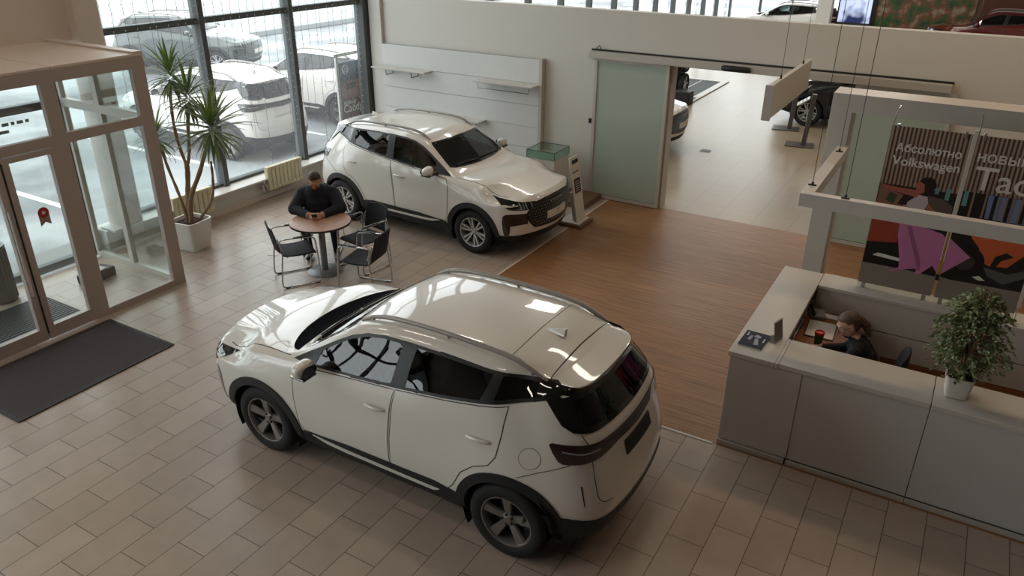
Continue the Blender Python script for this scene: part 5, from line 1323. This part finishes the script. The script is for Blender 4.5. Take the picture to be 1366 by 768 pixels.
poster(.135, .835, 'right poster panel with an orange car, above the low partition', 2.17,
       [('print_ground', m_asp, gnd), ('print_window', m_teal, [(0.155, 2.172), (0.191, 2.172), (0.195, 2.027), (0.152, 2.027)]), ('print_glazing', PM('glazing', '7488AC'), [(0.355, 2.165), (0.83, 2.166), (0.83, 1.93), (0.367, 1.94)])] +
       [('print_mullion', PM('mullion', '8E7264' if k < 2 else '8A8078'), [(x, 2.2), (x + .018, 2.2), (x + .018, 1.93), (x, 1.93)]) for k, x in enumerate((.226, .33, .448, .5, .557, .62, .68))] +
       [('print_glass_dark', PM('dark', '1E1B1C'), [(x, 2.165), (x + .03, 2.165), (x + .03, 1.94), (x, 1.94)]) for x in (.40, .515, .64, .75)] +
       [('print_car', PM('orange', 'CC6238'), [(0.313, 1.733), (0.30, 1.80), (.42, 1.87), (.8, 1.82), (.82, 1.70), (0.742, 1.609), (0.662, 1.5), (0.508, 1.484), (0.438, 1.517), (0.395, 1.645)]), ('print_lamp', PM('dark', '1E1B1C'), [(0.522, 1.475), (0.544, 1.587), (0.626, 1.643), (0.693, 1.613), (0.6, 1.554), (0.57, 1.479)]),
        ('print_bumper', PM('grey', '5A5654'), [(0.475, 1.464), (0.678, 1.435), (0.802, 1.496), (0.821, 1.424), (0.669, 1.325), (0.52, 1.382)]), ('print_wheel', PM('tyre', '121112'), disc(.32, 1.49, .155)), ('print_wheel_rim', PM('rim', '3A3634'), disc(.31, 1.48, .085)),
        ('print_skirt', m_pink, skirt), ('print_road_line', m_let, [(0.404, 1.346), (0.461, 1.368), (0.52, 1.328), (0.46, 1.321)])],
       [('новый', .185, 2.467, .41, m_let), ('Taos', .20, 2.205, .60, m_let)])
o = empty('poster_post', (.12, PY + .006, 1.0), 0, 'slim upright profile between the two poster panels', 'post')
MB().box(-.014, .014, -.014, .014, .9, 1.74, bev=.002).build('upper_profile', m_cnt, o); MB().box(-.011, .011, -.011, .011, .30, .9, bev=.002).build('lower_profile', mat('profile_amber_reflection', 'A07848', .3), o); MB().box(-.016, .016, -.016, .016, .24, .30).build('joint', m_dark, o)  # lower profile's amber colour paints in a yellow-brown reflection
for x in (-.008, .008): MB().tube([(x, 0, 0), (x, 0, .24)], .003, 6).build('pin', m_steel, o)
o = empty('poster_post', (.85, PY + .006, 1.0), 0, 'slim upright profile at the right edge of the right poster panel', 'post')
MB().box(-.014, .014, -.014, .014, .12, 1.74, bev=.002).build('upper_profile', m_cnt, o); MB().tube([(0, 0, 0), (0, 0, .12)], .005, 6).build('pin', m_steel, o)
hf = empty('suspended_gantry', (-1.10, 6.85, 2.18), 0, 'white L-shaped frame hanging on thin wires above the reception', 'hanging frame')
MB().box(0, 3.3, 0, .09, 0, .12, bev=.003).build('front_beam', m_cnt, hf); MB().box(0, .11, .09, 1.87, 0, .12, bev=.003).build('side_beam', m_cnt, hf)
MB().box(3.19, 3.3, .09, 1.87, 0, .12, bev=.003).build('side_beam', m_cnt, hf)
for x, y in ((.05, .28), (.06, 1.58), (.37, .05), (3.1, .05)):
    w_ = MB().tube([(x, y, .12), (x, y, 4.66)], .003, 5).build('suspension_wire', m_dark, hf); MB().box(x - .035, x + .035, y - .012, y + .012, .12, .13).lathe([(.01, .13), (.012, .15), (0, .155)], 10, (x, y, 0)).build('wire_fixing', m_dark, w_)
hb = empty('hanging_board', (-2.02, 9.3, 2.33), 0, 'white flat board hanging on wires in front of the opening', 'hanging board')
MB().box(-.03, .03, 0, 2.2, 0, .40, bev=.003).build('board', m_cnt, hb); MB().box(-.05, .05, -.02, 0, -.005, .405, bev=.003).build('end_profile', m_alu, hb)
for y in (.5, 1.75):
    w_ = MB().tube([(0, y, .40), (0, y, 4.51)], .003, 5).build('suspension_wire', m_dark, hb); MB().lathe([(.012, .40), (.012, .44), (0, .445)], 10, (0, y, 0)).build('wire_fixing', m_dark, w_)
# ------------------------------------------------------------------ rear hall
wf = MB()
for k in range(13): wf.box(XG - .06, XG + .12, 12.9 + k * 1.85 - .045, 12.9 + k * 1.85 + .045, 0, 6.8)
for z in (.1, 3.0, 5.0): wf.box(XG - .05, XG + .07, 12.2, 37.0, z - .06, z + .06)
win = struct(wf.build('window_3', m_frame))
MB().add([(XG, 12.2, .1), (XG, 37.0, .1), (XG, 37.0, 6.8), (XG, 12.2, 6.8)], [(0, 1, 2, 3)]).build('pane', m_pane, win)
struct(MB().box(-4.9, 9, 37.0, 37.2, -.1, 6.9).build('wall_rear_back', mat('rear_wall_paint', '8A7464', .7)))
wf = MB()
for k in range(5): wf.box(-10.4 + k * 1.35, -10.3 + k * 1.35, 36.95, 37.1, 0, 6.8)
for z in (.1, 3.0, 5.0): wf.box(-10.4, -4.9, 36.98, 37.08, z - .06, z + .06)
win = struct(wf.build('window_4', m_frame))
MB().add([(-10.4, 37.03, .1), (-4.9, 37.03, .1), (-4.9, 37.03, 6.8), (-10.4, 37.03, 6.8)], [(0, 1, 2, 3)]).build('pane', m_pane_haze, win)
struct(MB().box(-5.55, -5.05, 31.2, 31.7, 0, 6.8, bev=.01).build('column_rear', m_wall))
def car_copy(src, label, x, y, rz, table=None, sc=1.0, group=None):
    o = copy_tree(src); o.location = (x, y, 0); o.rotation_euler = (0, 0, rz); o['label'] = label; o.scale = (sc, sc, sc)
    if table: swap_mat(o, table)
    return o
m_pblack = mat('black_paint', '0E0F12', .15, coat=1); m_pred = mat('dark_red_paint', '5A130F', .2, coat=1); m_pgrey = mat('grey_green_paint', '3E4646', .3, coat=1)
car_copy(far_car, 'white car whose front shows past the left sliding door leaf', -7.2, 15.6, 0)
car_copy(far_car, 'black car parked in the rear hall beyond the hanging board', -2.0, 20.2, PI, {'white_paint': m_pblack})
car_copy(near_car, 'white car at the far end of rear hall seen over the partition', -6.9, 33.0, PI)
car_copy(far_car, 'dark red car at the far right of the rear hall', .2, 34.0, PI, {'white_paint': m_pred})
# floor pit with glazed cover, socket box, stands, wheel display
pt = empty('floor_pit', (-8.5, 22.0, 0), 0, 'dark glazed rectangular pit in the rear hall floor', 'floor pit')
MB().box(-1.9, 1.9, -1.6, 1.6, .002, .01).build('glass_cover', mat('pit_glass', '1E2120', .6), pt)
for q in ((-2.1, 2.1, -1.8, -1.6), (-2.1, 2.1, 1.6, 1.8), (-2.1, -1.9, -1.6, 1.6), (1.9, 2.1, -1.6, 1.6)): MB().box(*q, .001, .03, bev=.004).build('pit_frame', m_alu, pt)
for k in range(5): MB().box(-1.5 + k * .7, -1.47 + k * .7, -1.6, 1.6, .01, .014).build('pit_bar', m_alu, pt)
o = empty('floor_socket', (-4.61, 15.96, 0), 0, 'small dark floor socket box in the rear hall', 'socket'); MB().box(-.10, .10, -.08, .08, .001, .012, bev=.003).build('lid', m_dark, o); MB().box(-.12, .12, -.10, .10, .0005, .006, bev=.002).build('rim', m_alu, o)
def info_stand(x, y, lb):
    r_ = empty('information_stand', (x, y, 0), .15, lb, 'stand', 'information stands by the black car'); g_ = mat('stand_grey', '5B5654', .4, metal=.4)
    MB().box(-.30, .30, -.22, .22, 0, .02, bev=.004).build('base_plate', g_, r_)
    Mt = Matrix.Translation((.08, 0, .02)) @ Matrix.Rotation(.06, 4, 'Y')
    MB().box(-.05, .05, -.06, .06, 0, 1.1, bev=.006, M=Mt).build('post', g_, r_); MB().box(-.052, -.048, -.045, .045, .03, 1.05, M=Mt).build('post_face', m_white, r_)
    Mt = Matrix.Translation((.0, 0, .98)) @ Matrix.Rotation(-.6, 4, 'Y'); MB().box(-.20, .08, -.15, .15, 0, .025, bev=.005, M=Mt).build('sign_plate', m_white, r_)
    for k in range(3): MB().box(-.17 + k * .08, -.13 + k * .08, -.12, .12, .025, .028, M=Mt).build('sign_band', g_, r_)
info_stand(-3.0, 17.5, 'grey information stand nearest the opening, beside the black car'); info_stand(-3.6, 18.85, 'grey information stand farther back at the black car wheel')
wd = empty('wheel_display', (-6.72, 20.7, 0), 0, 'black rack of alloy wheels standing beside the floor pit', 'display')
MB().box(-.25, .25, -.25, .25, 0, .04, bev=.005).build('base', m_dark, wd); MB().box(-.25, -.17, -.30, .30, .04, 1.75, bev=.01).build('rack_panel', m_dark, wd)
for z in (.42, 1.0, 1.5):
    t_ = MB().lathe([(.20, -.06), (.26, -.07), (.28, -.04), (.28, .04), (.26, .07), (.2, .06)], 36, (-.08, 0, z), 'x', cap=False).build('tyre', m_tyre, wd)
    r_ = MB().lathe([(.19, -.05), (.205, -.05), (.205, .05), (.19, .05)], 36, (-.08, 0, z), 'x', cap=False)
    for k in range(5):
        a = 2 * PI * k / 5; r_.tube([(-.05, 0, z), (-.03, .19 * math.cos(a), z + .19 * math.sin(a))], [.03, .02], 6)
    r_.build('alloy_rim', m_rimS, t_)
MB().box(-.1, .35, -.75, -.35, .0, .35, bev=.02).build('folded_cover', m_dark, wd)
# screen, mural, panels at the far end
sc_ = empty('advertising_screen', (-4.3, 31.6, 0), 0, 'upright advertising screen beside the pale column in the rear hall', 'screen')
MB().box(-.6, .6, 0, .12, 0, 2.6, bev=.01).build('housing', m_dark, sc_)
m_scr = bpy.data.materials.new('screen_picture'); m_scr.use_nodes = True; nt = m_scr.node_tree; bs = nt.nodes['Principled BSDF']; n_ = nt.nodes.new('ShaderNodeTexNoise'); n_.inputs['Scale'].default_value = 1.3; cr = nt.nodes.new('ShaderNodeValToRGB')
cr.color_ramp.elements[0].color = (*hexc('14224A'), 1); cr.color_ramp.elements[1].color = (*hexc('B9C6E6'), 1); cr.color_ramp.elements[0].position = .42; cr.color_ramp.elements[1].position = .55; tc = nt.nodes.new('ShaderNodeTexCoord')
nt.links.new(tc.outputs['Object'], n_.inputs[0]); nt.links.new(n_.outputs[0], cr.inputs[0]); nt.links.new(cr.outputs[0], bs.inputs['Base Color']); nt.links.new(cr.outputs[0], bs.inputs['Emission Color']); bs.inputs['Emission Strength'].default_value = .8
MB().box(-.54, .54, -.01, 0, 1.1, 2.5).build('screen', m_scr, sc_)
mu = empty('wall_mural', (-2.3, 36.9, 0), 0, 'colourful leafy mural on the rear hall back wall', 'mural')
m_mu = bpy.data.materials.new('mural_paint'); m_mu.use_nodes = True; nt = m_mu.node_tree; bs = nt.nodes['Principled BSDF']; n_ = nt.nodes.new('ShaderNodeTexVoronoi'); n_.inputs['Scale'].default_value = 1.6; n2 = nt.nodes.new('ShaderNodeTexNoise'); n2.inputs['Scale'].default_value = 2.2; n2.inputs['Detail'].default_value = 5; cr = nt.nodes.new('ShaderNodeValToRGB')
e_ = cr.color_ramp.elements; e_[0].position = .3; e_[0].color = (*hexc('24281C'), 1); e_[1].position = .75; e_[1].color = (*hexc('8A7A52'), 1); q = e_.new(.45); q.color = (*hexc('3C5A34'), 1); q = e_.new(.55); q.color = (*hexc('7A4A34'), 1); q = e_.new(.65); q.color = (*hexc('9A8E7A'), 1)
tc = nt.nodes.new('ShaderNodeTexCoord'); nt.links.new(tc.outputs['Object'], n2.inputs[0]); nt.links.new(n2.outputs[0], cr.inputs[0]); nt.links.new(cr.outputs[0], bs.inputs['Base Color'])
MB().box(-1.9, 1.7, -.05, .05, 0, 4.5).build('painted_board', m_mu, mu); MB().box(-2.05, -1.9, -.1, .05, 0, 4.5).build('edge', m_dark, mu)
o = MB().box(-.4, 5.5, 36.8, 36.95, 0, 4.5, bev=.01).build('brown_backdrop', mat('panel_brown', '5E3422', .6)); tag(o, 'plain reddish brown panel on the rear back wall above the red car', 'panel')

# ------------------------------------------------------------------ outside
m_ground = bpy.data.materials.new('wet_snowy_asphalt'); m_ground.use_nodes = True; nt = m_ground.node_tree; bs = nt.nodes['Principled BSDF']; n_ = nt.nodes.new('ShaderNodeTexNoise'); n_.inputs['Scale'].default_value = .35; n_.inputs['Detail'].default_value = 6; cr = nt.nodes.new('ShaderNodeValToRGB')
cr.color_ramp.elements[0].color = (*hexc('6A6D6F'), 1); cr.color_ramp.elements[1].color = (*hexc('9A9D9E'), 1); cr.color_ramp.elements[0].position = .42; cr.color_ramp.elements[1].position = .58; tc = nt.nodes.new('ShaderNodeTexCoord')
nt.links.new(tc.outputs['Object'], n_.inputs[0]); nt.links.new(n_.outputs[0], cr.inputs[0]); nt.links.new(cr.outputs[0], bs.inputs['Base Color']); bs.inputs['Roughness'].default_value = .6
struct(MB().box(-80, -10.55, -40, 80, -.3, -.1).build('ground', m_ground))
struct(MB().box(-11.2, -10.55, -4, 34, -.1, -.02).build('pavement', mat('pavement_grey', '7C7D7B', .8)))
m_line = mat('road_paint', 'E4E4E2', .6)
for y in (6.9, 9.9, 12.9, 15.9): o = MB().box(-18.5, -12.6, y - .06, y + .06, -.1, -.092).build('parking_line', m_line); o['kind'] = 'structure'
struct(MB().box(-60, -26, -20, 60, -.1, .12, bev=.03).build('snow_bank', mat('snow', '8C9092', .7, noise=.05)))
c1 = car_copy(near_car, 'white car parked outside with its tail to the window', -14.15, 11.25, PI, {'number_plate_dark': m_platew}, 1.06); c1.location.z = -.1
c2 = car_copy(near_car, 'white car parked outside, second behind the corner of the window', -14.1, 14.55, PI, None, 1.06); c2.location.z = -.1
c3 = car_copy(far_car, 'dark grey green car parked far outside beyond the yucca', -22.2, 16.9, math.radians(25), {'white_paint': m_pgrey}, 1.1); c3.location.z = -.1
pp = MB().lathe([(.09, 0), (.085, .5), (.06, 6)], 14).build('lamp_pole', mat('pole_grey', 'C4C8CA', .5)); pp.location = (-31, 21.6, .1); tag(pp, 'pale pole standing far outside beyond the parked cars', 'pole')
bn = empty('banner_stand', (-10.78, 11.95, -.02), PI / 2, 'framed outdoor car advert standing at the window corner', 'banner')
fr_ = MB()
for x in (-.42, .42): fr_.box(x - .03, x + .03, -.02, .02, .0, 2.05)
fr_.box(-.45, .45, -.02, .02, 2.0, 2.06).box(-.45, .45, -.02, .02, .45, .5).build('banner_frame', m_alu, bn)
MB().box(-.39, .39, -.005, .005, .5, 1.88).build('print_lower', PM('banner_brown', '5E3E38'), bn); MB().box(-.39, .39, -.008, .008, 1.52, 1.88).build('print_sky', PM('banner_blue', '3E5666'), bn)
hl = MB(); hl.prism([(-.39, 1.52), (.39, 1.52), (.39, 1.66), (.2, 1.70), (.0, 1.64), (-.2, 1.67), (-.39, 1.61)], lambda a, b_, t: (a, -.009 - t, b_), .001); hl.build('print_hills', PM('banner_hills', '2A3A44'), bn, flat=True)
hl = MB(); hl.prism([(-.34, 1.27), (-.30, 1.42), (-.12, 1.49), (.22, 1.50), (.34, 1.38), (.36, 1.22), (.2, 1.16), (-.25, 1.18)], lambda a, b_, t: (a, -.007 - t, b_), .001); hl.build('print_car', PM('banner_car', '8E6A58'), bn, flat=True)
hl = MB(); hl.prism([(-.26, 1.40), (-.12, 1.465), (.1, 1.47), (.08, 1.37), (-.2, 1.34)], lambda a, b_, t: (a, -.009 - t, b_), .001); hl.build('print_car_glass', PM('banner_car_glass', '2E2A2C'), bn, flat=True)
lg = MB(); cx, cz = -.20, 1.74; lg.tube([(cx + .085 * math.cos(a), -.010, cz + .085 * math.sin(a)) for a in [2 * PI * k / 28 for k in range(28)]], .008, 6, closed=True)
lg.tube([(cx - .035, -.010, cz + .075), (cx, -.010, cz + .008), (cx + .035, -.010, cz + .075)], .007, 6); lg.tube([(cx - .072, -.010, cz + .035), (cx - .034, -.010, cz - .07), (cx, -.010, cz + .0), (cx + .034, -.010, cz - .07), (cx + .072, -.010, cz + .035)], .007, 6)
lg.build('round_emblem', m_line, bn)
for t_, x, z, w0 in (('новый', -.30, 1.055, .34), ('Caddy', -.32, .90, .56)):
    V0, F0, xm, wd_ = text_faces(t_); tb_ = MB(); tb_.add([((v.x - xm) * w0 / wd_ + x, -.010, v.y * w0 / wd_ + z) for v in V0], F0); tb_.build('print_lettering', m_line, bn, flat=True)
# ------------------------------------------------------------------ light
W = bpy.data.worlds.new('sky'); SC.world = W; W.use_nodes = True
bg = W.node_tree.nodes['Background']; bg.inputs[0].default_value = (.93, .97, 1.0, 1); bg.inputs[1].default_value = 3.4
def area(name, loc, sx, sy, power, col, rot=(0, 0, 0)):
    l = bpy.data.lights.new(name, 'AREA'); l.shape = 'RECTANGLE'; l.size = sx; l.size_y = sy; l.energy = power; l.color = col
    o = bpy.data.objects.new(name, l); COL.objects.link(o); o.location = loc; o.rotation_euler = rot; return o
for px, py in ((-9.4, 1), (-9.4, 4), (-7, -2), (-3, -2), (-7, 2), (-7, 6), (-7, 10), (-3, 2), (-3, 6), (-3, 10)):  # the two nearest the window wall are added to brighten the entrance roof
    area('ceiling_lamp', (px, py, 6.8), 1.2, .3, 15, (1, .88, .74))
for px in (-7, -2, 4):
    for py in (15, 20, 25, 30): area('ceiling_lamp', (px, py, 6.8), 1.2, .6, 45, (1, .92, .82))
for px in (0.2, 2.4): area('reception_lamp', (px, 9.6, 6.8), 1.5, .25, 40, (1, .72, .48))
p = area('daylight_portal', (XG - .15, 6.6, 3.6), 11.4, 6.6, 1, (1, 1, 1), (0, -PI / 2, 0)); p.data.cycles.is_portal = True
p.rotation_euler = (PI / 2, 0, -PI / 2)
p = area('daylight_portal', (XG - .15, -3.5, 3.4), 9, 6.8, 1, (1, 1, 1)); p.data.cycles.is_portal = True; p.rotation_euler = (PI / 2, 0, -PI / 2)
p = area('daylight_portal', (XG - .15, 24.5, 3.4), 25, 6.8, 1, (1, 1, 1)); p.data.cycles.is_portal = True; p.rotation_euler = (PI / 2, 0, -PI / 2)
SC.view_settings.exposure = .22
